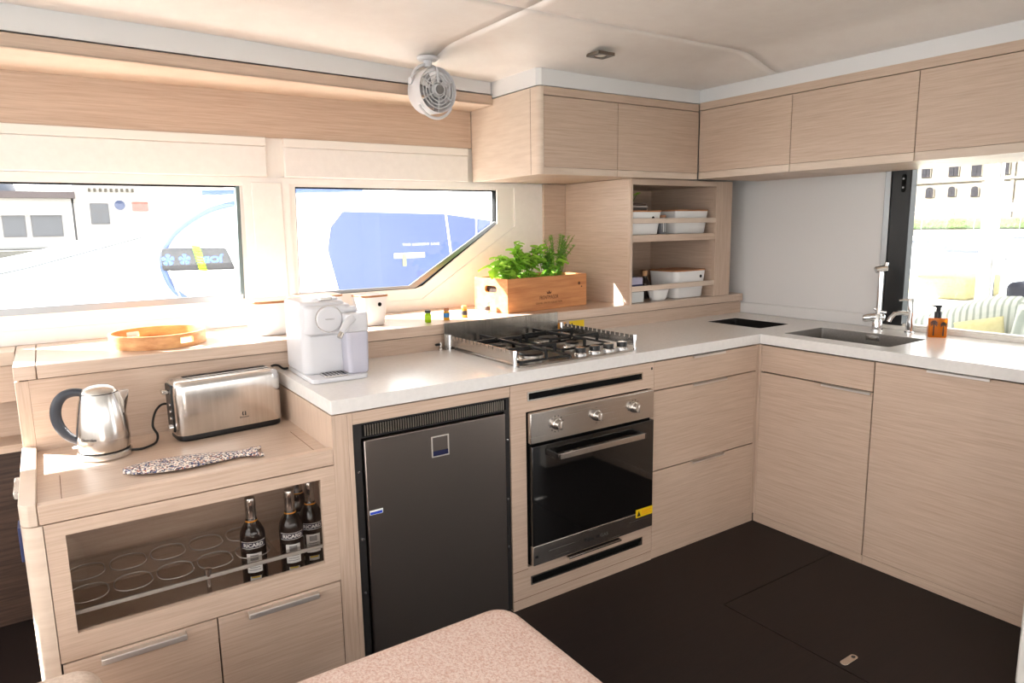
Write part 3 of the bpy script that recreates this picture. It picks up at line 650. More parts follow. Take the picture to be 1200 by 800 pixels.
MB().lathe([(0, 0), (0.010, 0), (0.010, 0.012), (0.006, 0.014), (0.006, 0.035), (0, 0.036)], (-1.352, 0.545, 0.9005), 14).build('valve_body', SATIN, sv)
MB().box(-1.376, -1.347, 0.540, 0.550, 0.922, 0.931).build('lever', BLACK, sv, bev=0.002)

# ================================================================== TAPS AND SOAP
fa = thing('tall_faucet', 'tall chrome faucet with a horizontal lever body by the bulkhead', 'faucet', (0.49, -0.268, 0.9))
bx, by = 0.490, -0.268
MB().lathe([(0, 0), (0.026, 0), (0.026, 0.006), (0.022, 0.008), (0.0215, 0.075), (0.018, 0.08), (0, 0.08)], (bx, by, 0.9), 28).build('base', CHROME, fa)
dv = Vector((-0.55, 0.83, 0)).normalized()
P0 = Vector((bx, by, 0.962)) - dv * 0.030; P1 = Vector((bx, by, 0.955)) + dv * 0.062
MB().tube([P0, P0 + dv * 0.004, P0 + dv * 0.05, P1 - dv * 0.01, P1], 0.02, 22, rs=[0.013, 0.018, 0.0205, 0.019, 0.012]).build('valve_body', CHROME, fa)
MB().tube([Vector((bx, by, 0.985)) - dv * 0.035, Vector((bx, by, 0.988)) + dv * 0.0, Vector((bx, by, 1.003)) + dv * 0.018], 0.0065, 12).build('lever', CHROME, fa)
MB().tube([(bx + 0.012, by + 0.004, 0.97), (bx + 0.012, by + 0.004, 1.18)], 0.0115, 18).build('riser', CHROME, fa)
MB().tube([(bx - 0.010, by - 0.006, 0.97), (bx - 0.010, by - 0.006, 1.172)], 0.0085, 16).build('spray_tube', CHROME, fa)
MB().tube([(bx - 0.018, by + 0.016, 1.178), (bx - 0.016, by + 0.015, 1.179), (bx + 0.022, by - 0.015, 1.186), (bx + 0.024, by - 0.016, 1.186)], 0.015, 18, rs=[0.010, 0.0155, 0.0155, 0.012]).build('head', CHROME, fa)
MB().tube([(bx + 0.015, by - 0.012, 1.19), (bx + 0.02, by - 0.016, 1.212)], 0.009, 14).build('head_pivot', CHROME, fa)
f2 = thing('small_faucet', 'small chrome water faucet with a curved spout left of the soap', 'faucet', (0.515, -0.402, 0.9))
bx, by = 0.515, -0.402
MB().lathe([(0, 0), (0.021, 0), (0.021, 0.005), (0.0155, 0.008), (0.0150, 0.10), (0, 0.10)], (bx, by, 0.9), 24).build('base', CHROME, f2)
MB().lathe([(0, 0.10), (0.0155, 0.101), (0.0155, 0.154), (0.0145, 0.156), (0, 0.156)], (bx, by, 0.9), 24).build('handle_body', CHROME, f2)
MB().tube([(bx, by, 1.05), (bx - 0.022, by + 0.03, 1.048), (bx - 0.03, by + 0.04, 1.046)], 0.0045, 10).build('lever', CHROME, f2)
MB().tube([(bx, by, 0.985), (bx - 0.025, by + 0.026, 0.992), (bx - 0.048, by + 0.045, 0.988), (bx - 0.062, by + 0.056, 0.968), (bx - 0.066, by + 0.06, 0.952)], 0.010, 16).build('spout', CHROME, f2)

sp = thing('soap_dispenser', 'amber soap bottle with black palm print and black pump', 'soap bottle', (0.497, -0.525, 0.9), rz=R(-57), world=False)
b = MB(); softbox(b, -0.036, 0.036, -0.026, 0.026, 0.0, 0.084, 0.010, 0.004); b.build('bottle_body', AMBER, sp)
MB().lathe([(0, 0.084), (0.014, 0.084), (0.014, 0.106), (0.0125, 0.110), (0.009, 0.110), (0.009, 0.128), (0, 0.128)], n=20).build('pump_collar', BLACK, sp)
MB().box(-0.013, 0.012, -0.008, 0.008, 0.128, 0.137).build('pump_head', BLACK, sp, bev=0.002)
MB().tube([(-0.008, 0, 0.134), (-0.030, -0.008, 0.136), (-0.036, -0.010, 0.132)], 0.0035, 10).build('pump_nozzle', BLACK, sp)
def palm(cx, y, h, s_):
    b = MB().prism([(cx - 0.0028, 0.008), (cx + 0.0028, 0.008), (cx + 0.0018, h), (cx - 0.0018, h)], 'y', y - 0.0006, y)
    for k in range(9):
        a = R(-40 + 260 * k / 8); dx, dz = math.cos(a), math.sin(a)
        tip = (cx + dx * s_, h + dz * s_ * 0.9 - 0.003); mid = (cx + dx * s_ * 0.55, h + dz * s_ * 0.6 + 0.003)
        nx, nz = -dz * 0.0026, dx * 0.0026
        b.prism([(cx, h), (mid[0] + nx, mid[1] + nz), tip, (mid[0] - nx, mid[1] - nz)], 'y', y - 0.0006, y)
    return b
for cx, h, s_ in ((-0.016, 0.060, 0.019), (0.020, 0.056, 0.016)):
    palm(cx, -0.0262, h, s_).build('palm_print', INKB, sp, smooth=False)

# ================================================================== APPLIANCES ON THE COUNTERS
# kettle
ke = thing('electric_kettle', 'brushed steel electric kettle with a dark grey handle', 'kettle', (-2.580, 0.395, 0.7405), rz=R(-14), world=False)
MB().lathe([(0, 0), (0.070, 0), (0.073, 0.003), (0.073, 0.015), (0.070, 0.019), (0, 0.020)], n=40).build('power_base', SATIN, ke)
kb = MB().lathe([(0, 0.022), (0.066, 0.022), (0.0695, 0.030), (0.0700, 0.060), (0.0685, 0.095), (0.0635, 0.135), (0.0565, 0.170), (0.0505, 0.190), (0.0490, 0.194), (0, 0.194)], n=48).build('kettle_body', STEELV, ke, ang=50)
MB().lathe([(0.0705, 0.058), (0.0706, 0.0585), (0.0706, 0.060), (0.0702, 0.0605)], n=48).build('seam_ring', SATIN, kb)
MB().lathe([(0, 0.0205), (0.0665, 0.0205), (0.0665, 0.0235), (0, 0.0235)], n=40).build('base_gap', BLACK, ke)
ld = MB().lathe([(0.0490, 0.195), (0.0475, 0.200), (0.040, 0.208), (0.026, 0.2145), (0.010, 0.217), (0, 0.2172)], n=40).build('lid', SATIN, ke, ang=60)
MB().lathe([(0.0470, 0.1935), (0.0497, 0.1935), (0.0497, 0.1955), (0.0470, 0.1955)], n=40).build('lid_gasket', BLACK, ld)
MB().loft([[(0.0655 * math.cos(a) if abs(a) > 1e-9 else 0.0655, 0.0655 * math.sin(a), 0.128) for a in (-0.22, 0, 0.22)] + [(0.055, 0.0, 0.128)],
           [(0.066, -0.020, 0.165), (0.074, 0, 0.165), (0.066, 0.020, 0.165), (0.045, 0, 0.165)],
           [(0.058, -0.021, 0.194), (0.079, 0, 0.196), (0.058, 0.021, 0.194), (0.035, 0, 0.194)]]).build('spout', STEELV, ke, ang=70)
hp = [(-0.040, 0, 0.196), (-0.066, 0, 0.200), (-0.092, 0, 0.192), (-0.110, 0, 0.170), (-0.117, 0, 0.138), (-0.112, 0, 0.105), (-0.097, 0, 0.077), (-0.080, 0, 0.060), (-0.066, 0, 0.052)]
def smooth_path(P, n_=4):
    out = []; P = [Vector(p) for p in P]
    for i in range(len(P) - 1):
        p0, p1, p2, p3 = P[max(i - 1, 0)], P[i], P[i + 1], P[min(i + 2, len(P) - 1)]
        for k in range(n_):
            t = k / n_; out.append(0.5 * ((2 * p1) + (-p0 + p2) * t + (2 * p0 - 5 * p1 + 4 * p2 - p3) * t * t + (-p0 + 3 * p1 - 3 * p2 + p3) * t ** 3))
    out.append(P[-1]); return out
SP = smooth_path(hp)
MB().tube(SP, 0.012, 14, rs=[0.011 + 0.004 * math.sin(math.pi * i / (len(SP) - 1)) for i in range(len(SP))]).build('handle', DGREY, ke)
MB().box(-0.084, -0.066, -0.006, 0.006, 0.030, 0.036).build('switch', WPL, ke, bev=0.002)
b = text('Electrolux', 0.046, 0.0085, bold=0.01, thick=0.0003)
rr_ = 0.0712; b.v = [((rr_ + p[2]) * math.sin(p[0] / rr_ - 0.40), -(rr_ + p[2]) * math.cos(p[0] / rr_ - 0.40), p[1] + 0.067) for p in b.v]
b.build('lettering', INKB, kb)
b = MB().tube(smooth_path([(-2.512, 0.380, 0.748), (-2.485, 0.380, 0.7455), (-2.455, 0.402, 0.7455), (-2.437, 0.43, 0.748), (-2.431, 0.452, 0.764), (-2.440, 0.470, 0.790), (-2.425, 0.505, 0.825), (-2.400, 0.535, 0.840), (-2.372, 0.545, 0.835)], 5), 0.0038, 8)
tag(b.build('power_cord', BLACK), 'black power cord curling between kettle and toaster', 'cord')

# toaster
to = thing('toaster', 'long steel two-slot toaster with a black base', 'toaster', (-2.215, 0.462, 0.7405), rz=R(6), world=False)
hl, hw = 0.172, 0.066
b = MB(); softbox(b, -hl + 0.004, hl - 0.004, -hw + 0.003, hw - 0.003, 0.0, 0.026, 0.035, 0.006); b.build('base', BLACK, to)
b = MB(); secs = []
for z, ins in ((0.020, 0.001), (0.0235, 0.0), (0.150, 0.0), (0.176, 0.001), (0.186, 0.004), (0.192, 0.010), (0.194, 0.018)):
    secs.append([(p[0], p[1], z) for p in rrect(-hl + ins, hl - ins, -hw + ins, hw - ins, 0.036 - ins * 0.6, 8)])
sh = b.loft(secs).build('shell', STEELV, to, ang=45)
for y in (-0.020, 0.020): box('bread_slot', BLACKM, sh, -0.125, 0.145, y - 0.008, y + 0.008, 0.1935, 0.1946, 0)
MB().box(-0.128, 0.148, -0.0315, -0.0295, 0.1935, 0.1955).box(-0.128, 0.148, 0.0295, 0.0315, 0.1935, 0.1955).box(-0.128, 0.148, -0.001, 0.001, 0.1935, 0.1955).build('slot_trim', SATIN, sh)
en = MB().box(-hl - 0.004, -hl + 0.006, -0.034, 0.034, 0.030, 0.182).build('end_plate', BLACK, to, bev=0.003)
MB().box(-hl - 0.024, -hl - 0.002, -0.014, 0.014, 0.152, 0.166).build('lever', SATIN, en, bev=0.003)
for z in (0.075, 0.097, 0.119): MB().lathe([(0, 0), (0.006, 0), (0.006, -0.004), (0, -0.005)], (-hl - 0.004, -0.018, z), 14, 'x').build('button', CHROME, en)
MB().lathe([(0, 0), (0.013, 0), (0.012, -0.012), (0, -0.013)], (-hl - 0.004, -0.018, 0.045), 20, 'x').build('dial', CHROME, en)
lg = text('Electrolux', 0.030, 0.0050, thick=0.0003); frame_to(lg, (0.035, -hw - 0.0002, 0.0494), (1, 0, 0), (0, 0, 1)).build('lettering', INKB, sh)
b = MB(); b.prism([(0.029, 0.055), (0.034, 0.055), (0.031, 0.0625), (0.034, 0.067), (0.029, 0.067)], 'y', -hw - 0.0004, -hw).prism([(0.036, 0.055), (0.041, 0.055), (0.041, 0.067), (0.036, 0.067), (0.039, 0.0625)], 'y', -hw - 0.0004, -hw); b.build('logo', INKB, sh, smooth=False)
tag(MB().tube(smooth_path([(-2.055, 0.535, 0.9050), (-2.035, 0.548, 0.921), (-2.012, 0.553, 0.920), (-1.994, 0.553, 0.9062), (-1.976, 0.556, 0.9045)], 5), 0.004, 8).build('appliance_cord', BLACK), 'short black cord looping from toaster top to the coffee machine', 'cord')

# fish trivet of beads
fi = noisy('speckled_beads', C(40, 40, 58), C(236, 222, 206), (240, 240, 240), rough=0.55, detail=1, lo=0.44, hi=0.54)
n, l, b_ = nodes(fi)
vo = n.new('ShaderNodeTexVoronoi'); vo.inputs['Scale'].default_value = 230; tc = n.new('ShaderNodeTexCoord'); l.new(tc.outputs['Object'], vo.inputs['Vector'])
cr = n.new('ShaderNodeValToRGB'); cr.color_ramp.interpolation = 'CONSTANT'
els = cr.color_ramp.elements; els[0].position = 0.0; els[0].color = C(42, 44, 74); els[1].position = 0.22; els[1].color = C(226, 210, 196)
for p_, c_ in ((0.45, C(150, 142, 142)), (0.6, C(240, 232, 224)), (0.82, C(168, 104, 84)), (0.92, C(70, 84, 130))): e = els.new(p_); e.color = c_
sx = n.new('ShaderNodeSeparateColor'); l.new(vo.outputs['Color'], sx.inputs[0]); l.new(sx.outputs[0], cr.inputs[0]); l.new(cr.outputs[0], b_.inputs['Base Color'])
bp = n.new('ShaderNodeBump'); bp.inputs['Strength'].default_value = 0.6; bp.inputs['Distance'].default_value = 0.002; bp.invert = True; l.new(vo.outputs['Distance'], bp.inputs['Height']); l.new(bp.outputs[0], b_.inputs['Normal'])
prof = [(-0.180, 0.004), (-0.172, 0.018), (-0.150, 0.034), (-0.115, 0.045), (-0.070, 0.051), (-0.020, 0.050), (0.030, 0.042), (0.075, 0.031), (0.110, 0.021), (0.128, 0.018), (0.150, 0.027), (0.172, 0.040)]
secs = []
N_ = 12
tv = thing('fish_trivet', 'speckled fish-shaped beaded trivet lying before the toaster', 'trivet', (-2.375, 0.150, 0.7405), rz=R(-7), world=False)
for x, hw_ in prof: secs.append([(x, 1.25 * hw_ * math.cos(2 * math.pi * k / N_), 0.008 + 0.008 * math.sin(2 * math.pi * k / N_)) for k in range(N_)])
MB().loft(secs).build('fish_body', fi, tv, ang=80)
for s_ in (-1, 1):
    secs = [[(x, s_ * c + hw_ * math.cos(2 * math.pi * k / 8), 0.006 + 0.0055 * math.sin(2 * math.pi * k / 8)) for k in range(8)] for x, c, hw_ in ((0.150, 0.014, 0.013), (0.172, 0.027, 0.013), (0.188, 0.037, 0.008))]
    MB().loft(secs).build('tail_lobe', fi, tv, ang=80)

# coffee machine
cm = thing('coffee_machine', 'white capsule coffee machine with a milk jug', 'coffee machine', (-1.888, 0.40, 0.9005), rz=R(-2), world=False)
b = MB(); softbox(b, -0.095, 0.100, -0.165, 0.150, 0.0, 0.016, 0.022, 0.004); b.build('tray_base', WPL, cm)
b = MB(); softbox(b, -0.050, 0.030, -0.158, -0.085, 0.016, 0.021, 0.010, 0.002); dt = b.build('drip_grid', STEELV, cm)
hs = MB()
for i in range(6):
    for j in range(4): hs.box(-0.043 + i * 0.0125, -0.036 + i * 0.0125, -0.150 + j * 0.016, -0.141 + j * 0.016, 0.0208, 0.0214)
hs.build('grid_holes', BLACKM, dt, smooth=False)
b = MB(); softbox(b, -0.098, 0.060, -0.085, 0.150, 0.014, 0.262, 0.032, 0.014, 8, 5); bd = b.build('body', WPL, cm)
b = MB(); softbox(b, -0.088, 0.075, -0.100, 0.140, 0.150, 0.250, 0.030, 0.012, 8, 5); hd = b.build('brew_head', WPL, cm)
box('head_seam', mat('seam_grey', C(168, 168, 170), 0.5), bd, -0.07, 0.03, -0.0862, -0.084, 0.146, 0.1475, 0)
kn = MB().lathe([(0, 0), (0.043, 0), (0.043, -0.014), (0.040, -0.017), (0, -0.0175)], (-0.010, -0.099, 0.205), 40, 'y').build('dial', WPL, hd)
MB().lathe([(0.0430, 0), (0.0452, 0), (0.0452, -0.010), (0.0430, -0.010)], (-0.010, -0.099, 0.205), 40, 'y').build('dial_ring', SATIN, kn)
lg = text('NESPRESSO', 0.030, 0.0042, thick=0.0003); frame_to(lg, (-0.010, -0.1166, 0.205), (1, 0, 0), (0, 0, 1)).build('lettering', mat('grey_print', C(92, 90, 88), 0.5), kn)
MB().prism(rrect(-0.045, 0.045, -0.055, 0.075, 0.02), 'z', 0.258, 0.270).build('lid', WPL, cm, bev=0.003)
MB().prism(rrect(-0.030, 0.022, -0.060, -0.020, 0.012), 'z', 0.263, 0.273).build('lid_lever', SATIN, cm, bev=0.002)
jg = thing_ = None
b = MB(); secs = []
for z, ins in ((0.017, 0.006), (0.022, 0.003), (0.150, 0.0), (0.158, 0.0)): secs.append([(p[0], p[1], z) for p in rrect(0.034 + ins, 0.112 - ins, -0.150 + ins, -0.060 - ins, 0.016, 6)])
jg = b.loft(secs).build('milk_jug', JUGG, cm)
b = MB(); softbox(b, 0.033, 0.113, -0.151, -0.059, 0.158, 0.222, 0.016, 0.006, 6); jl = b.build('jug_lid', WPL, jg)
MB().tube([(0.055, -0.145, 0.205), (0.030, -0.165, 0.190), (0.008, -0.175, 0.165)], 0.012, 14, rs=[0.015, 0.013, 0.011]).build('milk_spout', WPL, jl)
MB().tube([(0.014, -0.172, 0.172), (-0.002, -0.181, 0.150)], 0.009, 14).build('spout_tip', SATIN, jl)
MB().box(0.045, 0.09, -0.10, -0.065, 0.222, 0.240).build('jug_button', WPL, jl, bev=0.004)

# ------------------------------------------------------------------ things on the ledge
def tub(name, label, loc, sx, sy, h, lid=True, dot=None, rz=0.0, group=None, taper=0.012, r=0.025, lidm=None):
    t = thing(name, label, 'storage box', loc, group, rz, world=False)
    secs = []
    for z, e in ((0, taper + 0.004), (0.004, taper), (h * 0.5, taper * 0.5), (h, 0.0), (h, 0.004), (h * 0.5, taper * 0.5 + 0.004), (0.006, taper + 0.004)):
        secs.append([(p[0], p[1], z) for p in rrect(-sx / 2 + e, sx / 2 - e, -sy / 2 + e, sy / 2 - e, r, 6)])
    o = MB().loft(secs).build('tub', WMEL, t, ang=50)
    if lid:
        MB().prism(rrect(-sx / 2 - 0.002, sx / 2 + 0.002, -sy / 2 - 0.002, sy / 2 + 0.002, r + 0.002, 6), 'z', h, h + 0.008).build('lid', CORKW, t, bev=0.0015)
    if dot is not None:
        e = taper * (1 - (h - 0.028) / h); MB().lathe([(0, 0), (0.0085, 0), (0.0085, -0.0012), (0, -0.0012)], (dot, -sy / 2 + e * 0.6, h - 0.030), 18, 'y').build('grip_hole', BLACKM, t)
    return t
LZ = 1.0085
tub('storage_box', 'white box with bamboo lid left of the coffee machine', (-1.945, 0.790, LZ), 0.20, 0.20, 0.122, dot=0.045, group='white boxes on the ledge')
tub('storage_box', 'white lidded box behind the coffee machine milk jug', (-1.745, 0.880, LZ), 0.17, 0.16, 0.120, group='white boxes on the ledge')
tub('storage_box', 'small square white box with bamboo lid right of the coffee machine', (-1.572, 0.740, LZ), 0.115, 0.125, 0.118, dot=0.010, rz=R(8), group='white boxes on the ledge')
# round tray
tr = thing('round_tray', 'round acacia wood tray with oval hand slots on the ledge', 'tray', (-2.362, 0.780, LZ), rz=0, world=False)
rO, rI, hT = 0.156, 0.147, 0.046
MB().lathe([(0, 0), (rO - 0.004, 0), (rO - 0.004, 0.007), (0, 0.007)], n=64).build('tray_bottom', TRAYW, tr)
slots = [R(a) for a in (-62, 118)]
b = MB(); nT = 96
zs = [0.0, 0.014, 0.034, hT]
def in_slot(a):
    return any(abs((a - s_ + math.pi) % (2 * math.pi) - math.pi) < 0.19 for s_ in slots)
for i in range(nT):
    a0 = 2 * math.pi * i / nT; a1 = 2 * math.pi * (i + 1) / nT
    for k in range(3):
        if k == 1 and in_slot((a0 + a1) / 2): continue
        q = [(r_ * math.cos(a), r_ * math.sin(a), z) for z in (zs[k], zs[k + 1]) for r_ in (rI, rO) for a in (a0, a1)]
        f = [(2, 3, 7, 6), (0, 4, 5, 1)]
        if k == 2 or (k == 0 and in_slot((a0 + a1) / 2)): f.append((4, 6, 7, 5))
        if k == 0 or (k == 2 and in_slot((a0 + a1) / 2)): f.append((0, 1, 3, 2))
        if k == 1 and in_slot((a0 + a1) / 2 - 2 * math.pi / nT): f.append((0, 2, 6, 4))
        if k == 1 and in_slot((a0 + a1) / 2 + 2 * math.pi / nT): f.append((1, 5, 7, 3))
        b.add(q, f)
o = b.build('tray_rim', TRAYW, tr, ang=40)
bm = bmesh.new(); bm.from_mesh(o.data); bmesh.ops.remove_doubles(bm, verts=bm.verts, dist=1e-5); bmesh.ops.recalc_face_normals(bm, faces=bm.faces); bm.to_mesh(o.data); bm.free(); o.data.set_sharp_from_angle(angle=R(40))
# spice jars
def spice(x, y, label, fillc, labc, capc, h=0.052):
    t = thing('spice_jar', label, 'spice jar', (x, y, LZ), 'small spice jars behind the hob', world=False)
    MB().lathe([(0, 0), (0.0125, 0), (0.0135, 0.002), (0.0135, 0.032), (0.0105, 0.037), (0.0105, 0.040), (0, 0.040)], n=20).build('jar_body', mat('spice_' + fillc[0], fillc[1], 0.15), t)
    MB().lathe([(0.0138, 0.012), (0.0140, 0.0125), (0.0140, 0.030), (0.0138, 0.0305)], n=20).build('paper_label', mat('spicelabel_' + labc[0], labc[1], 0.5), t)
    MB().lathe([(0, 0.040), (0.0125, 0.040), (0.0125, h - 0.001), (0.0115, h), (0, h)], n=20).build('cap', mat('spicecap_' + capc[0], capc[1], 0.4), t)
spice(-1.357, 0.640, 'lime green spice jar with a dark cap, leftmost behind the hob', ('lime', C(150, 196, 20)), ('lime2', C(164, 206, 30)), ('dark', C(52, 58, 56)))
spice(-1.258, 0.660, 'spice jar with a blue label and brown cap behind the hob', ('amber', C(206, 150, 40)), ('blue', C(36, 118, 180)), ('brown', C(166, 104, 66)))
spice(-1.157, 0.680, 'spice jar with a black label and gold cap behind the hob', ('amber', C(206, 150, 40)), ('black', C(50, 48, 50)), ('gold', C(198, 160, 90)))
spice(-0.992, 0.755, 'spice jar with a dark label beside the herb planter', ('pale', C(220, 210, 200)), ('brown2', C(84, 66, 60)), ('ivory', C(226, 218, 206)))

# herb planter
PA = R(5.6)
pl = thing('planter_crate', 'pine wine crate used as herb planter with a burnt stamp', 'planter', (-0.945, 0.652, LZ), rz=PA, world=False)
PX, PY, PZ = 0.508, 0.25, 0.157
box('front_board', PINE, pl, 0, PX, 0, 0.011, 0.003, PZ, 0.0012)
box('back_board', PINE, pl, 0, PX, PY - 0.011, PY, 0.003, PZ, 0.0012)
for x in (0.0, PX - 0.013):
    plate([(0.0115, 0.003), (PY - 0.0115, 0.003), (PY - 0.0115, PZ), (0.0115, PZ)], [rrect(PY / 2 - 0.045, PY / 2 + 0.045, 0.090, 0.122, 0.015)], 'x', x, x + 0.013).build('end_board', PINE, pl, bev=0.0012)
box('bottom_board', PINE, pl, 0.002, PX - 0.002, 0.002, PY - 0.002, 0.0, 0.0028, 0)
box('soil', SOIL, pl, 0.014, PX - 0.014, 0.0125, PY - 0.0125, 0.003, 0.135, 0)
frame_to(text('FRONTMAGOR', 0.120, 0.018, thick=0.0003), (0.255, -0.0003, 0.058), (1, 0, 0), (0, 0, 1)).build('burnt_lettering', INK, pl)
frame_to(text('GRAND VIN DE COLLECTION', 0.170, 0.009, thick=0.0003), (0.255, -0.0003, 0.033), (1, 0, 0), (0, 0, 1)).build('burnt_lettering', INK, pl)
MB().prism([(0.243, 0.074), (0.267, 0.074), (0.271, 0.086), (0.262, 0.080), (0.255, 0.090), (0.248, 0.080), (0.239, 0.086)], 'y', -0.0006, 0.0).build('crown_mark', INK, pl)
for x, z, r_ in ((0.456, 0.112, 0.008), (0.473, 0.095, 0.004)): MB().lathe([(0, 0), (r_, 0), (r_, -0.0005), (0, -0.0005)], (x, 0.0, z), 14, 'y').build('wood_knot', INK, pl)
M_pl = Matrix.Translation((-0.945, 0.652, LZ)) @ Matrix.Rotation(PA, 4, 'Z')
def leaf_mesh(name, ln, wd, cup, m_):
    b = MB(); rows = [(0, 0.10), (0.18, 0.62), (0.42, 1.0), (0.68, 0.86), (0.88, 0.45), (1.0, 0.04)]
    v = []; f = []
    for t, wv in rows:
        zc = -0.22 * ln * t * t
        for s_ in (-1, -0.5, 0, 0.5, 1): v.append((t * ln, s_ * wv * wd / 2, zc + cup * wd * (s_ * s_) - cup * wd * 0.3))
    for i in range(len(rows) - 1):
        for j in range(4): f.append((i * 5 + j, i * 5 + j + 1, i * 5 + j + 6, i * 5 + j + 5))
    me = bpy.data.meshes.new(name); me.from_pydata(v, [], f); me.materials.append(m_)
    for p in me.polygons: p.use_smooth = True
    return me
LM = [leaf_mesh('leaf', 0.056, 0.042, 0.16, LEAF), leaf_mesh('leaf', 0.045, 0.035, 0.2, LEAF), leaf_mesh('leaf', 0.034, 0.022, 0.1, LEAF2)]
def herb(name, label, cx, cy, nst, spread, height, leaves, meshes, lean=(0, 0)):
    base = M_pl @ Vector((cx, cy, 0.130))
    t = thing(name, label, 'plant', tuple(base), 'herbs in the wine crate', world=False)
    stems = []
    sb = MB()
    for k in range(nst):
        a = random.uniform(0, 2 * math.pi); r_ = spread * math.sqrt(random.uniform(0.05, 1))
        tip = Vector((r_ * math.cos(a) + lean[0], r_ * math.sin(a) * 0.8 + lean[1], height * random.uniform(0.62, 1.0)))
        b0 = Vector((tip.x * 0.3, tip.y * 0.3, 0)); mid = (b0 + tip) / 2 + Vector((0, 0, height * 0.12))
        path = smooth_path([b0, mid, tip], 3); sb.tube(path, 0.0016, 5); stems.append(path)
    sb.build('stems', STEM, t)
    per = leaves // nst
    for path in stems:
        for q in range(per):
            u = 0.30 + 0.70 * q / max(1, per - 1); p = path[min(len(path) - 1, int(u * (len(path) - 1)))]
            o = bpy.data.objects.new('leaf', random.choice(meshes)); COL.objects.link(o); o.parent = t
            s_ = random.uniform(0.85, 1.4) * (0.72 + 0.35 * math.sin(math.pi * min(1, u)))
            o.location = p; o.scale = (s_, s_, s_)
            o.rotation_euler = (random.uniform(-0.5, 0.5), random.uniform(-0.75, 0.45), random.uniform(0, 2 * math.pi))
herb('basil_plant', 'bright basil plant at the left end of the herb planter', 0.075, 0.085, 12, 0.095, 0.135, 84, LM[:2], (-0.02, -0.01))
herb('basil_plant', 'tall bushy basil in the middle left of the herb planter', 0.195, 0.100, 12, 0.095, 0.195, 96, LM[:2])
herb('sage_plant', 'darker leafy herb right of the basil in the planter', 0.320, 0.080, 11, 0.085, 0.165, 99, [LM[1], LM[2], LM[2]], (0, -0.02))
base = M_pl @ Vector((0.405, 0.115, 0.130))
ro = thing('rosemary_plant', 'needle-leaved rosemary at the right end of the planter', 'plant', tuple(base), 'herbs in the wine crate', world=False)
sb = MB(); nb = MB()
for k in range(26):
    a = random.uniform(0, 2 * math.pi); r_ = 0.105 * math.sqrt(random.uniform(0.02, 1))
    tip = Vector((r_ * math.cos(a), r_ * math.sin(a) * 0.8, random.uniform(0.12, 0.225)))
    path = smooth_path([Vector((tip.x * 0.25, tip.y * 0.25, 0)), tip * 0.55 + Vector((0, 0, 0.015)), tip], 6); sb.tube(path, 0.0013, 5)
    for q in range(90):
        u = random.uniform(0.12, 1.0) * (len(path) - 1); i = min(int(u), len(path) - 2); p = path[i].lerp(path[i + 1], u - i)
        d = Vector((random.uniform(-1, 1), random.uniform(-1, 1), random.uniform(0.1, 1.0))).normalized(); ln = random.uniform(0.010, 0.018)
        sd_ = d.orthogonal().normalized() * 0.0013
        nb.add([p - sd_, p + sd_, p + d * ln + sd_ * 0.4, p + d * ln - sd_ * 0.4], [(0, 1, 2, 3)])
sb.build('stems', STEM, ro); o = nb.build('needles', LEAF2, ro, smooth=False); o['kind'] = 'stuff'

# ------------------------------------------------------------------ things in the shelf tower
SZ = 1.3495; BZ = 1.0085
tub('storage_box', 'white box with dark grip hole at the left of the upper tower shelf', (-0.150, 0.680, SZ), 0.215, 0.20, 0.112, dot=0.045, group='white boxes in the shelf tower', r=0.02)
tub('storage_box', 'white box with bamboo lid at the right of the upper tower shelf', (0.198, 0.695, SZ), 0.250, 0.21, 0.116, group='white boxes in the shelf tower', r=0.02)
tub('storage_box', 'large white box with bamboo lid on the lower tower shelf', (0.195, 0.690, BZ), 0.240, 0.21, 0.142, dot=0.070, group='white boxes in the shelf tower', r=0.03)
tub('low_bowl', 'low white open dish left of the large lower tower box', (-0.022, 0.620, BZ), 0.115, 0.08, 0.056, lid=False, group='white boxes in the shelf tower', r=0.03)
jr = thing('glass_jar', 'narrow glass jar with cork lid between the upper shelf boxes', 'jar', (0.014, 0.640, SZ), world=False)
MB().lathe([(0, 0), (0.022, 0), (0.023, 0.003), (0.023, 0.085), (0, 0.085)], n=24).build('jar_body', mat('jar_grey', C(120, 122, 128), 0.12), jr)
MB().lathe([(0, 0.085), (0.024, 0.085), (0.024, 0.097), (0, 0.097)], n=24).build('cork_lid', CORKW, jr)
for x in (-0.010, 0.004): box('jar_print', WINK, jr, x, x + 0.004, -0.0242, -0.0228, 0.01, 0.078, 0)
ct = thing('corked_bottle', 'small glass bottle with a cork stopper on the lower tower shelf', 'bottle', (-0.005, 0.735, BZ), world=False)
MB().lathe([(0, 0), (0.03, 0), (0.032, 0.004), (0.032, 0.08), (0.014, 0.105), (0.012, 0.12), (0, 0.12)], n=24).build('bottle_body', mat('dark_jar', C(58, 48, 44), 0.1), ct)
MB().lathe([(0, 0.12), (0.013, 0.12), (0.015, 0.148), (0, 0.148)], n=20).build('cork', mat('cork', C(196, 150, 108), 0.7), ct)
pk = thing('tea_packets', 'grey lavender packet box at the left of the lower tower shelf', 'packet', (-0.195, 0.650, BZ), world=False)
b = MB(); softbox(b, -0.06, 0.055, -0.05, 0.05, 0.0, 0.055, 0.006, 0.004); b.build('lower_bag', mat('white_bag', C(214, 216, 214), 0.5), pk)
b = MB(); softbox(b, -0.058, 0.050, -0.045, 0.045, 0.0555, 0.128, 0.006, 0.004); ub = b.build('upper_box', mat('lavender_packet', C(172, 168, 190), 0.4), pk)
MB().box(-0.05, 0.045, -0.0462, -0.045, 0.075, 0.092).build('packet_print', NAVY, ub)
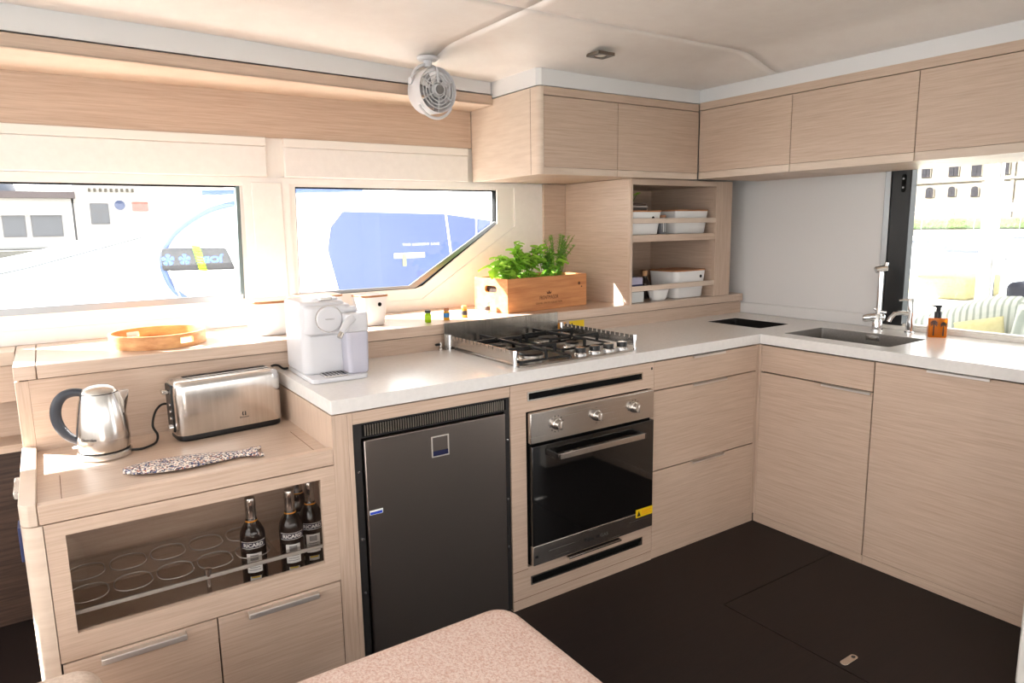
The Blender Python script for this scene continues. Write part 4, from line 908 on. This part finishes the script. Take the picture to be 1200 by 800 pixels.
b = MB().lathe([(0, 0.1285), (0.03, 0.1285), (0.036, 0.145), (0.03, 0.165), (0.015, 0.175), (0, 0.176)], (-0.02, 0.01, 0), 20); b.build('bag_top', mat('grey_bag', C(150, 150, 158), 0.5), pk)
cl = thing('folded_cloths', 'pile of folded grey cloths on the upper left shelf box', 'cloth', (-0.165, 0.680, SZ + 0.1205), world=False)
for k, (c_, dx) in enumerate((((C(92, 84, 80)), 0), ((C(160, 152, 148)), 0.012), ((C(96, 78, 68)), -0.008))):
    b = MB(); softbox(b, -0.066 + dx, 0.060 + dx * 0.5, -0.06, 0.06, 0.0125 * k, 0.0125 * k + 0.012, 0.01, 0.005); b.build('cloth_layer', mat('cloth_%d' % k, c_, 0.9), cl)
sprg = thing('plant_sprig', 'tiny yellow green plant sprig on the upper tower shelf', 'plant', (-0.150, 0.69, SZ + 0.1205 + 0.038), world=False)
MB().tube([(0, 0, 0), (-0.01, 0.0, 0.022), (-0.02, 0, 0.038)], 0.0016, 6).tube([(0, 0, 0), (0.02, 0.0, 0.024), (0.035, 0, 0.046)], 0.0016, 6).build('stems', STEM, sprg)
for p_ in ((-0.02, 0, 0.036), (0.03, 0, 0.046), (0.012, 0, 0.040)):
    o = bpy.data.objects.new('leaf', LM[1]); COL.objects.link(o); o.parent = sprg; o.location = p_; o.scale = (0.6, 0.6, 0.6); o.rotation_euler = (0.3, -0.4, -1.2 + p_[0] * 30)

# ================================================================== FAN AND DOWNLIGHT
fn = thing('clip_fan', 'small white caged fan hanging from the ceiling by the pelmet', 'fan', (-1.285, 0.700, ceil_z(-1.285, 0.70) - 0.001), world=False, rz=R(6))
MB().lathe([(0, 0.0), (0.044, 0.0), (0.044, -0.008), (0.036, -0.014), (0, -0.014)], n=28).build('ceiling_mount', WPL, fn)
MB().lathe([(0, -0.014), (0.018, -0.014), (0.016, -0.040), (0, -0.040)], n=20).build('swivel', WPL, fn)
hzc = -0.138
arc = [(0.080 * math.cos(a), 0.0, hzc + 0.036 + 0.072 * math.sin(a)) for a in [R(180 * i / 14) for i in range(15)]]
MB().tube(arc, 0.0065, 10).build('bracket', WPL, fn)
for s_ in (-1, 1): MB().lathe([(0, 0), (0.015, 0), (0.015, 0.014 * s_), (0, 0.014 * s_)], (0.076 * s_, 0, hzc + 0.036), 18, 'x').build('bracket_knob', WPL, fn)
fy = -0.045
hs = MB().lathe([(0.085, -0.040), (0.089, -0.044), (0.090, -0.02), (0.086, 0.05), (0.073, 0.062), (0.071, 0.058), (0.082, 0.045), (0.085, -0.02)], (0, fy + 0.02, hzc), 44, 'y').build('housing', WPL, fn, ang=60)
cg = MB()
for r_ in (0.030, 0.044, 0.058, 0.072): cg.tube([(r_ * math.cos(2 * math.pi * i / 32), fy - 0.022 - 0.006 * (1 - r_ / 0.09), hzc + r_ * math.sin(2 * math.pi * i / 32)) for i in range(32)], 0.0022, 6, closed=True)
for k in range(6):
    a = R(90 + 60 * k); wv = 0.0055 if k == 0 else 0.0022
    cg.tube([(0.024 * math.cos(a), fy - 0.028, hzc + 0.024 * math.sin(a)), (0.086 * math.cos(a), fy - 0.021, hzc + 0.086 * math.sin(a))], wv, 6)
cg.build('front_grille', WPL, hs)
MB().lathe([(0, -0.034), (0.020, -0.033), (0.024, -0.026), (0.024, -0.018), (0, -0.018)], (0, fy, hzc), 28, 'y').build('grille_centre', WPL, hs)
MB().lathe([(0, -0.0375), (0.0175, -0.037), (0.018, -0.033), (0, -0.033)], (0, fy, hzc), 24, 'y').build('badge', mat('badge_grey', C(122, 120, 120), 0.3), hs)
for k in range(6):
    a0 = R(60 * k); b = MB(); v = []
    for r_, da, yy in ((0.02, -0.35, 0.004), (0.05, -0.42, 0.012), (0.074, -0.34, 0.014), (0.074, 0.34, -0.010), (0.05, 0.42, -0.008), (0.02, 0.35, -0.004)): v.append((r_ * math.cos(a0 + da), fy + 0.01 + yy, hzc + r_ * math.sin(a0 + da)))
    b.add(v, [(0, 1, 4, 5), (1, 2, 3, 4)]); o = b.build('blade', mat('fan_blade', C(176, 176, 180), 0.4), hs); sm = o.modifiers.new('t', 'SOLIDIFY'); sm.thickness = 0.0015
MB().lathe([(0, 0.0), (0.022, 0.0), (0.026, 0.05), (0, 0.055)], (0, fy - 0.012, hzc), 24, 'y').build('motor', WPL, hs)
b = MB(); b.tube([(0.090 * math.cos(R(a)), fy + 0.0, hzc - 0.014 + 0.094 * math.sin(R(a))) for a in range(210, 331, 8)], 0.006, 8); b.build('lower_handle', WPL, hs)

dl = thing('ceiling_downlight', 'small square ceiling downlight above the corner cabinet', 'downlight', (-0.69, 0.315, 2.11))
zc = min(ceil_z(-0.69 + a, 0.315 + b) for a in (-0.045, 0.045) for b in (-0.04, 0.04)) - 0.001
plate([(-0.735, 0.277), (-0.645, 0.277), (-0.645, 0.353), (-0.735, 0.353)], [rrect(-0.716, -0.664, 0.289, 0.341, 0.025)], 'z', zc - 0.006, zc + 0.006).build('bezel', mat('bezel_nickel', C(120, 112, 104), 0.3, 1.0), dl, bev=0.002)
MB().lathe([(0, 0), (0.028, 0), (0.028, 0.003), (0, 0.003)], (-0.69, 0.315, zc - 0.002), 24).build('lens', mat('lens_white', C(236, 230, 220), 0.25), dl)

# ================================================================== SEATS
boucle = noisy('pink_boucle', C(206, 170, 155), C(226, 205, 194), (170, 170, 170), rough=0.95, detail=3, bump=0.8, bdist=0.004, lo=0.36, hi=0.60, spec=0.1)
ot = thing('ottoman', 'blush boucle ottoman seat in the foreground', 'ottoman', (-2.28, -0.98, 0))
b = MB(); softbox(b, -2.80, -1.772, -1.45, -0.565, 0.30, 0.455, 0.075, 0.045, 8, 6); cu = b.build('cushion', boucle, ot)
b = MB(); sw = rrect(-2.795, -1.777, -1.445, -0.570, 0.072, 8); b.tube([(p[0], p[1], 0.405) for p in sw], 0.004, 6, closed=True); b.build('piping', noisy('pink_piping', C(196, 164, 152), C(214, 188, 176), (90, 90, 90), rough=0.9), cu)
b = MB(); softbox(b, -2.77, -1.80, -1.42, -0.595, 0.03, 0.30, 0.06, 0.01, 6); b.build('base', boucle, ot)
for x in (-2.70, -1.87):
    for y in (-1.35, -0.66): MB().lathe([(0, 0), (0.02, 0), (0.024, 0.03), (0, 0.03)], (x, y, 0), 16).build('foot', DARKW, ot)
st = thing('stool', 'beige upholstered stool corner at the bottom left', 'stool', (-2.92, -0.42, 0))
beige = noisy('beige_fabric', C(196, 176, 160), C(212, 194, 180), (120, 120, 120), rough=0.9, bump=0.4, bdist=0.002, spec=0.1)
b = MB(); softbox(b, -3.20, -2.665, -0.555, -0.235, 0.33, 0.450, 0.06, 0.04, 8, 6); b.build('cushion', beige, st)
b = MB(); softbox(b, -3.17, -2.695, -0.53, -0.265, 0.04, 0.33, 0.05, 0.01, 6); b.build('base', beige, st)
for x in (-3.12, -2.74):
    for y in (-0.49, -0.30): MB().lathe([(0, 0), (0.018, 0), (0.022, 0.04), (0, 0.04)], (x, y, 0), 14).build('foot', DARKW, st)

# ================================================================== OUTSIDE
SEA = noisy('harbour_water', C(112, 122, 124), C(130, 140, 140), (0.6, 0.6, 0.6), rough=0.12, bump=0.5, bdist=0.05)
sea = MB().box(-160, 200, -160, 160, -1.4, -1.2).build('harbour_water', SEA); tag(sea, 'pale green harbour water around the yachts', 'water', kind='stuff')
# own boat: deck, cockpit
dk = sroot('deck', 'white side deck and cockpit floor of the yacht outside', 'deck', (0, 0, -0.2))
box('side_deck', WHITE, dk, -6.5, 0.66, 1.2, 1.75, -1.3, 0.45, 0.03)
box('cockpit_floor', WHITE, dk, 0.68, 3.9, -3.6, 1.75, -1.3, 0.0, 0.02)
box('cockpit_coaming', WHITE, dk, 3.0, 3.9, -1.0, 1.75, 0.0, 0.78, 0.06)
box('hardtop', WHITE, dk, 0.68, 4.3, -3.6, 2.3, 2.36, 2.46, 0.03)
stripe = mat('striped_fabric', C(230, 234, 228), 0.85); n, l, b_ = nodes(stripe)
tc = n.new('ShaderNodeTexCoord'); wv = n.new('ShaderNodeTexWave'); wv.inputs['Scale'].default_value = 9; wv.inputs['Distortion'].default_value = 0.6; wv.inputs['Detail'].default_value = 1; wv.bands_direction = 'Y'
cr = n.new('ShaderNodeValToRGB'); cr.color_ramp.elements[0].color = C(158, 166, 158); cr.color_ramp.elements[1].color = C(206, 210, 204); cr.color_ramp.elements[0].position = 0.15; cr.color_ramp.elements[1].position = 0.45
l.new(tc.outputs['Object'], wv.inputs['Vector']); l.new(wv.outputs[0], cr.inputs[0]); l.new(cr.outputs[0], b_.inputs['Base Color'])
so_ = thing('cockpit_sofa', 'striped white and sage cockpit sofa outside the window', 'sofa', (1.7, -0.3, 0))
b = MB(); softbox(b, 1.25, 2.0, -0.85, 0.75, 0.0, 0.42, 0.08, 0.03); b.build('sofa_base', WHITE, so_)
b = MB(); softbox(b, 1.22, 1.74, -0.85, 0.72, 0.42, 0.60, 0.08, 0.05); b.build('seat_cushion', stripe, so_)
bkm = MB(); secs = []
for x, dz in ((1.72, -0.03), (1.74, 0.0), (1.80, 0.02), (1.86, 0.0), (1.90, -0.05)):
    secs.append([(x, y, z) for y, z in ((0.60, 0.58), (-0.42, 0.58), (-0.44, 0.90 + dz), (-0.36, 0.955 + dz), (-0.22, 0.945 + dz), (0.10, 0.83 + dz), (0.40, 0.77 + dz), (0.58, 0.74 + dz))])
bkm.loft(secs).build('backrest', stripe, so_, ang=60)
yelc = noisy('butter_fabric', C(196, 188, 140), C(206, 198, 152), (60, 60, 60), rough=0.9, bump=0.2, bdist=0.002)
def pillow(name, label, loc, w_, h, th, m_, rot):
    b = MB(); secs = []; n_ = 9
    for i in range(n_):
        v_ = -1 + 2 * i / (n_ - 1); q = []
        for k in range(20):
            a = 2 * math.pi * k / 20; cx = math.copysign(abs(math.cos(a)) ** 0.7, math.cos(a)); cy = math.copysign(abs(math.sin(a)) ** 0.9, math.sin(a))
            e = (1 - v_ ** 4) ** 0.5 * 0.98 + 0.02; pinch = 1 - 0.08 * (1 - v_ * v_)
            q.append((cx * w_ / 2 * pinch, cy * th / 2 * e, v_ * h / 2))
        secs.append(q)
    o = b.loft(secs).build(name, m_, None, ang=70); o.location = loc; o.rotation_euler = rot
    return tag(o, label, 'pillow')
pillow('throw_pillow', 'butter yellow pillow leaning on the striped cockpit sofa', (1.655, -0.235, 0.725), 0.26, 0.24, 0.09, yelc, (R(6), R(14), R(90)))
pillow('throw_pillow', 'sage striped pillow at the right end of the cockpit sofa', (1.655, -0.50, 0.79), 0.26, 0.30, 0.09, stripe, (0, R(-10), R(90)))
bn = thing('cockpit_bench', 'long bench pad in butter yellow at the cockpit edge', 'bench', (3.4, 0.8, 0.78))
b = MB(); softbox(b, 3.15, 3.75, 0.49, 1.55, 0.785, 0.96, 0.03, 0.025); b.build('bench_pad', yelc, bn)
b = MB(); softbox(b, 3.14, 3.76, 0.47, 1.57, 0.70, 0.784, 0.03, 0.01); b.build('bench_base', WHITE, bn)
b = MB(); softbox(b, 3.3, 3.8, -0.05, 0.30, 0.78, 0.93, 0.06, 0.05); o = b.build('deck_cushion', mat('slate_fabric', C(46, 50, 66), 0.9)); tag(o, 'slate blue cushion on the cockpit edge behind the sofa', 'cushion')
pp = thing('cockpit_post', 'polished steel post holding the cockpit roof', 'post', (3.05, 0.30, 0.78))
MB().tube([(3.05, 0.30, 0.78), (3.05, 0.30, 2.6)], 0.028, 20).build('tube', CHROME, pp)
MB().lathe([(0, 0), (0.06, 0), (0.055, 0.012), (0.03, 0.02), (0, 0.02)], (3.05, 0.30, 0.78), 24).build('foot_plate', CHROME, pp)
box('post_cover', WHITE, pp, 3.06, 3.12, 0.345, 0.40, 0.78, 2.6, 0.01)
# quay and stone building astern
STONE = noisy('pale_stone', C(112, 105, 93), C(124, 117, 104), (0.6, 0.6, 0.6), rough=0.9)
STONED = mat('stone_trim', C(96, 90, 80), 0.9)
SHUT = mat('shutter_grey', C(84, 82, 84), 0.7); DARKP = mat('dark_pane', C(62, 64, 70), 0.3)  # dark panes lightened in the colour to stand for distance haze
qy = MB().box(70, 110, -30, 90, -1.3, 0.4).build('stone_quay', STONED); struct(qy, 'stone quay edge below the buildings astern', 'quay')
k_ = 2.2; Cx, Cy, Cz = -2.678, -1.966, 1.4
def far(x, y, z, k): return (Cx + (x - Cx) * k, Cy + (y - Cy) * k, Cz + (z - Cz) * k)
sbld = thing('stone_building', 'pale stone quayside building astern with two window rows', 'building', (96, 38, 0.4))
X0 = far(40, 0, 0, k_)[0]
def aft_rect(y0, y1, z0, z1): a = far(40, y0, z0, k_); b = far(40, y1, z1, k_); return min(a[1], b[1]), max(a[1], b[1]), min(a[2], b[2]), max(a[2], b[2])
MB().box(X0, X0 + 12, 22, 60, 0.4, 13).build('facade', STONE, sbld)
for z in (5.9, 9.2): MB().box(X0 - 0.25, X0, 22, 60, z, z + 0.25).build('string_course', STONED, sbld)
for y in (36.6, 33.6): MB().box(X0 - 0.15, X0, y, y + 0.35, 0.4, 13).build('pilaster', STONED, sbld)
DARKA = mat('dark_window_astern', C(34, 33, 36), 0.8, spec=0.1)
def awin(p, y0, y1, z0, z1, arch=False):
    poly = [(y0, z0), (y1, z0), (y1, z1)] + ([((y0 + y1) / 2 + (y1 - y0) / 2 * math.cos(a), z1 + (y1 - y0) / 2 * math.sin(a)) for a in [R(180 * i / 8) for i in range(1, 8)]] if arch else []) + [(y0, z1)]
    fr_ = MB().prism([(a + (0.12 if a > (y0 + y1) / 2 else -0.12), b) for a, b in poly], 'x', X0 - 0.12, X0 - 0.002).build('window', STONED, p)
    MB().prism(poly, 'x', X0 - 0.16, X0 - 0.121).build('pane', DARKA, fr_)
    MB().box(X0 - 0.19, X0 - 0.161, (y0 + y1) / 2 - 0.05, (y0 + y1) / 2 + 0.05, z0, z1).build('window_bar', DARKA, fr_)
for (y0, y1, z0, z1) in ((17.445, 16.961, 3.778, 4.40), (16.287, 15.804, 3.70, 4.46), (18.9, 18.45, 3.8, 4.4), (15.0, 14.5, 3.7, 4.46)): awin(sbld, *aft_rect(y0, y1, z0, z1))
for (y0, y1, z0, z1) in ((17.40, 17.046, 2.667, 3.05), (16.219, 15.88, 2.616, 3.0), (15.344, 14.976, 2.62, 3.0), (18.6, 18.2, 2.66, 3.05)): awin(sbld, *aft_rect(y0, y1, z0, z1), arch=True)
for i, (y, z, lb) in enumerate(((16.55, 2.32, 'large cream market umbrella on the quay before the stone building'), (18.6, 2.2, 'cream market umbrella at the left on the quay, by the black frame'), (14.9, 2.2, 'cream market umbrella at the right on the quay, near the steel post'))):
    p = far(36, (16.55 + (y - 16.55) * 1.6) * 0.92, z, k_); um = thing('market_umbrella', lb, 'umbrella', (p[0], p[1], 0.4), 'umbrellas on the quay')
    MB().lathe([(2.7, 2.2), (1.6, 2.65), (0.05, 3.1), (0.02, 3.05), (1.6, 2.58), (2.7, 2.12)], (p[0], p[1], 0.0), 8).build('canopy', mat('umbrella_cloth', C(168, 162, 150), 0.9), um)
    MB().tube([(p[0], p[1], 0.4), (p[0], p[1], 3.0)], 0.06, 8).build('pole', WHITE, um)
hg = MB(); softbox(hg, 74, 76, 22, 44, 0.4, 1.5, 0.4, 0.3); o = hg.build('hedge', noisy('hedge_green', C(54, 74, 36), C(82, 100, 58), (2, 2, 2), rough=0.9, bump=0.8, bdist=0.3)); tag(o, 'clipped green hedge along the quay edge', 'hedge')
BOATW = mat('boat_white', C(176, 180, 182), 0.3)
def motorboat(loc, s_, label, blue):
    t = thing('motorboat', label, 'boat', loc, 'boats moored astern', R(78), world=False); 
    secs = []
    for x, hw_, zt in ((-3.0, 1.05, 0.75), (-1.5, 1.2, 0.78), (0.5, 1.15, 0.88), (2.0, 0.75, 1.0), (3.0, 0.25, 1.12), (3.4, 0.03, 1.15)): secs.append([(x * s_, hw_ * s_, zt * s_), (x * s_, hw_ * 0.8 * s_, 0.0), (x * s_, 0, -0.15 * s_), (x * s_, -hw_ * 0.8 * s_, 0.0), (x * s_, -hw_ * s_, zt * s_)])
    MB().loft(secs).build('hull', BOATW, t, ang=50)
    b = MB(); softbox(b, -1.8 * s_, 1.0 * s_, -0.8 * s_, 0.8 * s_, 0.72 * s_, 1.45 * s_, 0.3 * s_, 0.25 * s_); b.build('cabin', BOATW, t)
    b = MB(); softbox(b, -1.2 * s_, 1.02 * s_, -0.82 * s_, 0.82 * s_, 1.02 * s_, 1.25 * s_, 0.3 * s_, 0.05 * s_); b.build('cabin_window', DARKP, t)
    b = MB(); softbox(b, -3.0 * s_, -1.9 * s_, -0.7 * s_, 0.7 * s_, 0.72 * s_, 0.95 * s_, 0.2 * s_, 0.08 * s_); b.build('cover', mat('cover_blue', C(60, 84, 150), 0.8) if blue else GREYW, t)
    MB().tube([(0.2 * s_, 0, 1.4 * s_), (0.1 * s_, 0, 3.0 * s_)], 0.02 * s_, 6).build('mast', ALU, t)
motorboat((34, 13.3, -1.2), 1.0, 'white motorboat moored nearest astern behind the soap bottle', False)
motorboat((44, 20.5, -1.2), 1.1, 'white motorboat with a blue cover beside the black window frame', True)
motorboat((52, 18.0, -1.2), 1.2, 'white motorboat moored further off along the quay astern', False)

# neighbouring yacht on the port side
ya = thing('neighbour_yacht', 'white yacht moored alongside with a blue tinted side window', 'yacht', (-0.5, 4.3, -1.2))
prof = [(-6.5, 1.02), (-3.3, 1.12), (-2.76, 1.235), (-2.12, 1.40), (-1.62, 1.60), (-1.2, 1.80), (-0.6, 1.90), (1.6, 1.92), (2.6, 1.55), (6.0, 1.4), (6.0, -1.2), (-6.5, -1.2)]
MB().prism(prof, 'y', 3.22, 6.2).build('hull', mat('yacht_white', C(236, 238, 240), 0.25), ya, bev=0.02)
TINT = mat('blue_tinted_glass', C(72, 84, 122), 0.4, spec=0.2)
wpoly = [(-0.74, 1.535), (0.14, 1.512), (0.70, 1.44), (1.1, 1.36), (1.1, 0.80), (-0.60, 0.80), (-0.80, 0.92), (-0.875, 1.25), (-0.84, 1.42)]
wn = MB().prism(wpoly, 'y', 3.205, 3.222).build('side_window', TINT, ya, bev=0.004)
MB().prism([(0.130, 1.515), (0.148, 1.515), (0.235, 0.80), (0.215, 0.80)], 'y', 3.198, 3.206).build('window_bar', WPL, wn)
MB().prism([(0.428, 1.482), (0.440, 1.482), (0.425, 0.80), (0.41, 0.80)], 'y', 3.198, 3.206).build('window_bar', WPL, wn)
frame_to(text('THE LUXURY LIVE', 0.33, 0.018, thick=0.002, space=1.3), (-0.095, 3.204, 1.272), (1, 0, 0), (0, 0, 1)).build('window_lettering', WINK, wn)
lb_ = box('window_sticker', WINK, wn, -0.338, -0.068, 3.200, 3.205, 1.165, 1.205, 0)
box('sticker_mark', mat('olive_mark', C(118, 124, 96), 0.6), lb_, -0.27, -0.235, 3.196, 3.20, 1.10, 1.20, 0)
PBL = mat('pale_blue_tube', C(66, 86, 134), 0.4)
MB().tube(smooth_path([(-1.30, 3.14, 1.66), (-1.496, 3.14, 1.60), (-1.70, 3.14, 1.545), (-1.864, 3.14, 1.45), (-1.97, 3.14, 1.35), (-2.018, 3.14, 1.24), (-2.01, 3.14, 1.12), (-1.95, 3.14, 1.0), (-1.82, 3.14, 0.90)], 5), 0.020, 10).build('arch_tube', PBL, ya)
MB().tube([(-3.3, 3.19, 1.09), (-2.76, 3.19, 1.20), (-2.12, 3.19, 1.372)], 0.006, 8).build('grab_rail', mat('rail_grey', C(70, 76, 80), 0.4), ya)
MB().tube([(-1.74, 3.16, 1.66), (-0.6, 3.16, 1.70)], 0.018, 8).build('gutter_tube', PBL, ya)
bgm = mat('bag_grey', C(44, 44, 48), 0.6)
bag = thing('board_bag', 'grey board bag with upside-down blue lettering lashed to the yacht', 'bag', (-1.80, 3.12, 1.15))
MB().prism([(-2.03, 1.152), (-1.575, 1.140), (-1.628, 1.290), (-2.03, 1.298)], 'y', 3.09, 3.18).build('bag_body', bgm, bag, bev=0.015)
BLT = mat('bag_blue_print', C(58, 98, 190), 0.5)
frame_to(text('JOBE', 0.17, 0.058, bold=0.05, thick=0.002), (-1.735, 3.089, 1.222), (-1, 0, 0), (0, 0, -1)).build('lettering', BLT, bag)
for cx, rr_ in ((-1.895, 0.034), (-1.995, 0.036)):
    b = MB()
    for k in range(5):
        a = R(90 + 72 * k); b.prism([(cx, 1.222), (cx + rr_ * math.cos(a - 0.45), 1.222 + rr_ * math.sin(a - 0.45)), (cx + rr_ * 1.1 * math.cos(a), 1.222 + rr_ * 1.1 * math.sin(a)), (cx + rr_ * math.cos(a + 0.45), 1.222 + rr_ * math.sin(a + 0.45))], 'y', 3.087, 3.0895)
    b.build('star_print', BLT, bag, smooth=False)
rp = MB()
for k in range(9): rp.tube([(-1.845 + 0.004 * k, 3.082, 1.305 - 0.019 * k), (-1.795 + 0.004 * k, 3.082, 1.298 - 0.019 * k)], 0.0075, 8)
o = rp.build('lashing_rope', mat('lime_rope', C(140, 200, 30), 0.7)); tag(o, 'lime rope wound around the grey board bag', 'rope')
def clip(x, z, label):
    t = thing('rope_clip', label, 'clip', (x, 3.10, z), 'rope clips on the yacht', world=False)
    b = MB(); softbox(b, -0.011, 0.011, -0.01, 0.01, -0.05, 0.05, 0.006, 0.004); b.build('clip_body', mat('clip_grey', C(120, 124, 120), 0.5), t)
    MB().tube([(0, 0, 0.05), (-0.006, 0, 0.28)], 0.004, 6).build('cord', WPL, t); MB().tube([(0, 0, -0.05), (0.01, 0, -0.2)], 0.004, 6).build('cord', WPL, t)
    t.rotation_euler = (0, R(-14), 0)
clip(-1.965, 1.06, 'grey rope clip below the left end of the board bag'); clip(-1.575, 1.22, 'grey rope clip at the right end of the board bag')
# quay buildings to port
k5 = 4.5
def pf(x, z): p = far(x, 14, z, k5); return p[0], p[2]
Y5 = far(0, 14, 0, k5)[1]
qb = MB().box(-90, 60, Y5 - 12, Y5 + 30, -1.3, 0.3).build('stone_quay', STONED); struct(qb, 'stone quay to port with pale buildings', 'quay')
cb = thing('domed_building', 'low pale quay building with a grey dome at far left', 'building', (-6, Y5 + 3, 0.3))
xa, za = pf(-3.9, 1.0); xb, zb = pf(-2.10, 2.075)
PALE = mat('pale_render', C(196, 190, 184), 0.9)
MB().box(xa, xb, Y5, Y5 + 8, 0.3, zb).build('facade', PALE, cb)
MB().box(xa, xb + 0.3, Y5 - 0.5, Y5 + 8.3, zb, zb + 0.55).build('roof_edge', mat('roof_taupe', C(98, 88, 88), 0.8), cb)
xd, _z = pf(-3.25, 2.07)
MB().lathe([(1.35 * math.cos(R(a)), 1.6 * math.sin(R(a))) for a in range(0, 91, 10)], (xd, Y5 + 3, zb + 0.5), 20).build('dome', mat('dome_slate', C(70, 78, 92), 0.5), cb)
for u0, u1, v0, v1 in ((-2.78, -2.28, 1.36, 1.84), (-3.22, -2.86, 1.36, 1.84), (-3.6, -3.3, 1.36, 1.84)):
    x0, z0 = pf(u0, v0); x1, z1 = pf(u1, v1)
    fr_ = MB().box(x0, x1, Y5 - 0.08, Y5 - 0.002, z0, z1).build('shop_window', SHUT, cb)
    MB().box(x0 + 0.12, x1 - 0.12, Y5 - 0.12, Y5 - 0.081, z0 + 0.1, z1 - 0.5).build('pane', DARKP, fr_)
    MB().box(x0 - 0.1, x1 + 0.1, Y5 - 0.5, Y5 - 0.121, z1 - 0.35, z1 - 0.05).build('awning', WHITE, fr_)
tb = thing('cream_building', 'cream quay building with a roundel and small red sign', 'building', (2, Y5 + 3, 0.3))
x0, _ = pf(-2.06, 0); x1, _ = pf(1.2, 0)
MB().box(x0, x1, Y5 + 0.5, Y5 + 10, 0.3, 10.5).build('facade', PALE, tb)
xx, zz = pf(-1.8, 2.22)
for k in range(9): MB().box(xx + k * 0.42, xx + k * 0.42 + 0.2, Y5 + 0.3, Y5 + 0.498, 5.05, 5.35).build('cornice_bracket', STONED, tb)
xa, za = pf(-1.80, 1.585); xb, zb = pf(-1.477, 1.99)
fr_ = MB().box(xa, xb, Y5 + 0.40, Y5 + 0.498, za, zb).build('window', SHUT, tb)
for a0, a1, b0, b1 in ((0.12, xb - xa - 0.12, 1.25, zb - za - 0.12), (0.12, 0.62, 0.1, 1.0), (0.82, xb - xa - 0.1, 0.1, 1.0)): MB().box(xa + a0, xa + a1, Y5 + 0.36, Y5 + 0.399, za + b0, za + b1).build('pane', DARKP, fr_)
xa, za = pf(-1.28, 1.955); MB().lathe([(0, 0), (0.43, 0), (0.43, -0.08), (0, -0.08)], (xa, Y5 + 0.498, za), 24, 'y').build('roundel', mat('roundel_blue', C(64, 76, 110), 0.6), tb)
xa, za = pf(-1.064, 1.835); xb, zb = pf(-0.776, 2.02); MB().box(xa, xb, Y5 + 0.42, Y5 + 0.498, za, zb).build('red_sign', mat('faded_red', C(160, 104, 92), 0.7), tb)
xa, za = pf(-3.6, 1.30)
b = MB(); softbox(b, xa, xa + 6.0, Y5 - 9, Y5 - 7, 0.3, 1.05, 0.5, 0.4); o = b.build('parked_boat_cover', mat('cover_grey', C(178, 180, 180), 0.8)); tag(o, 'low grey covered dinghy stored on the port quay', 'boat')
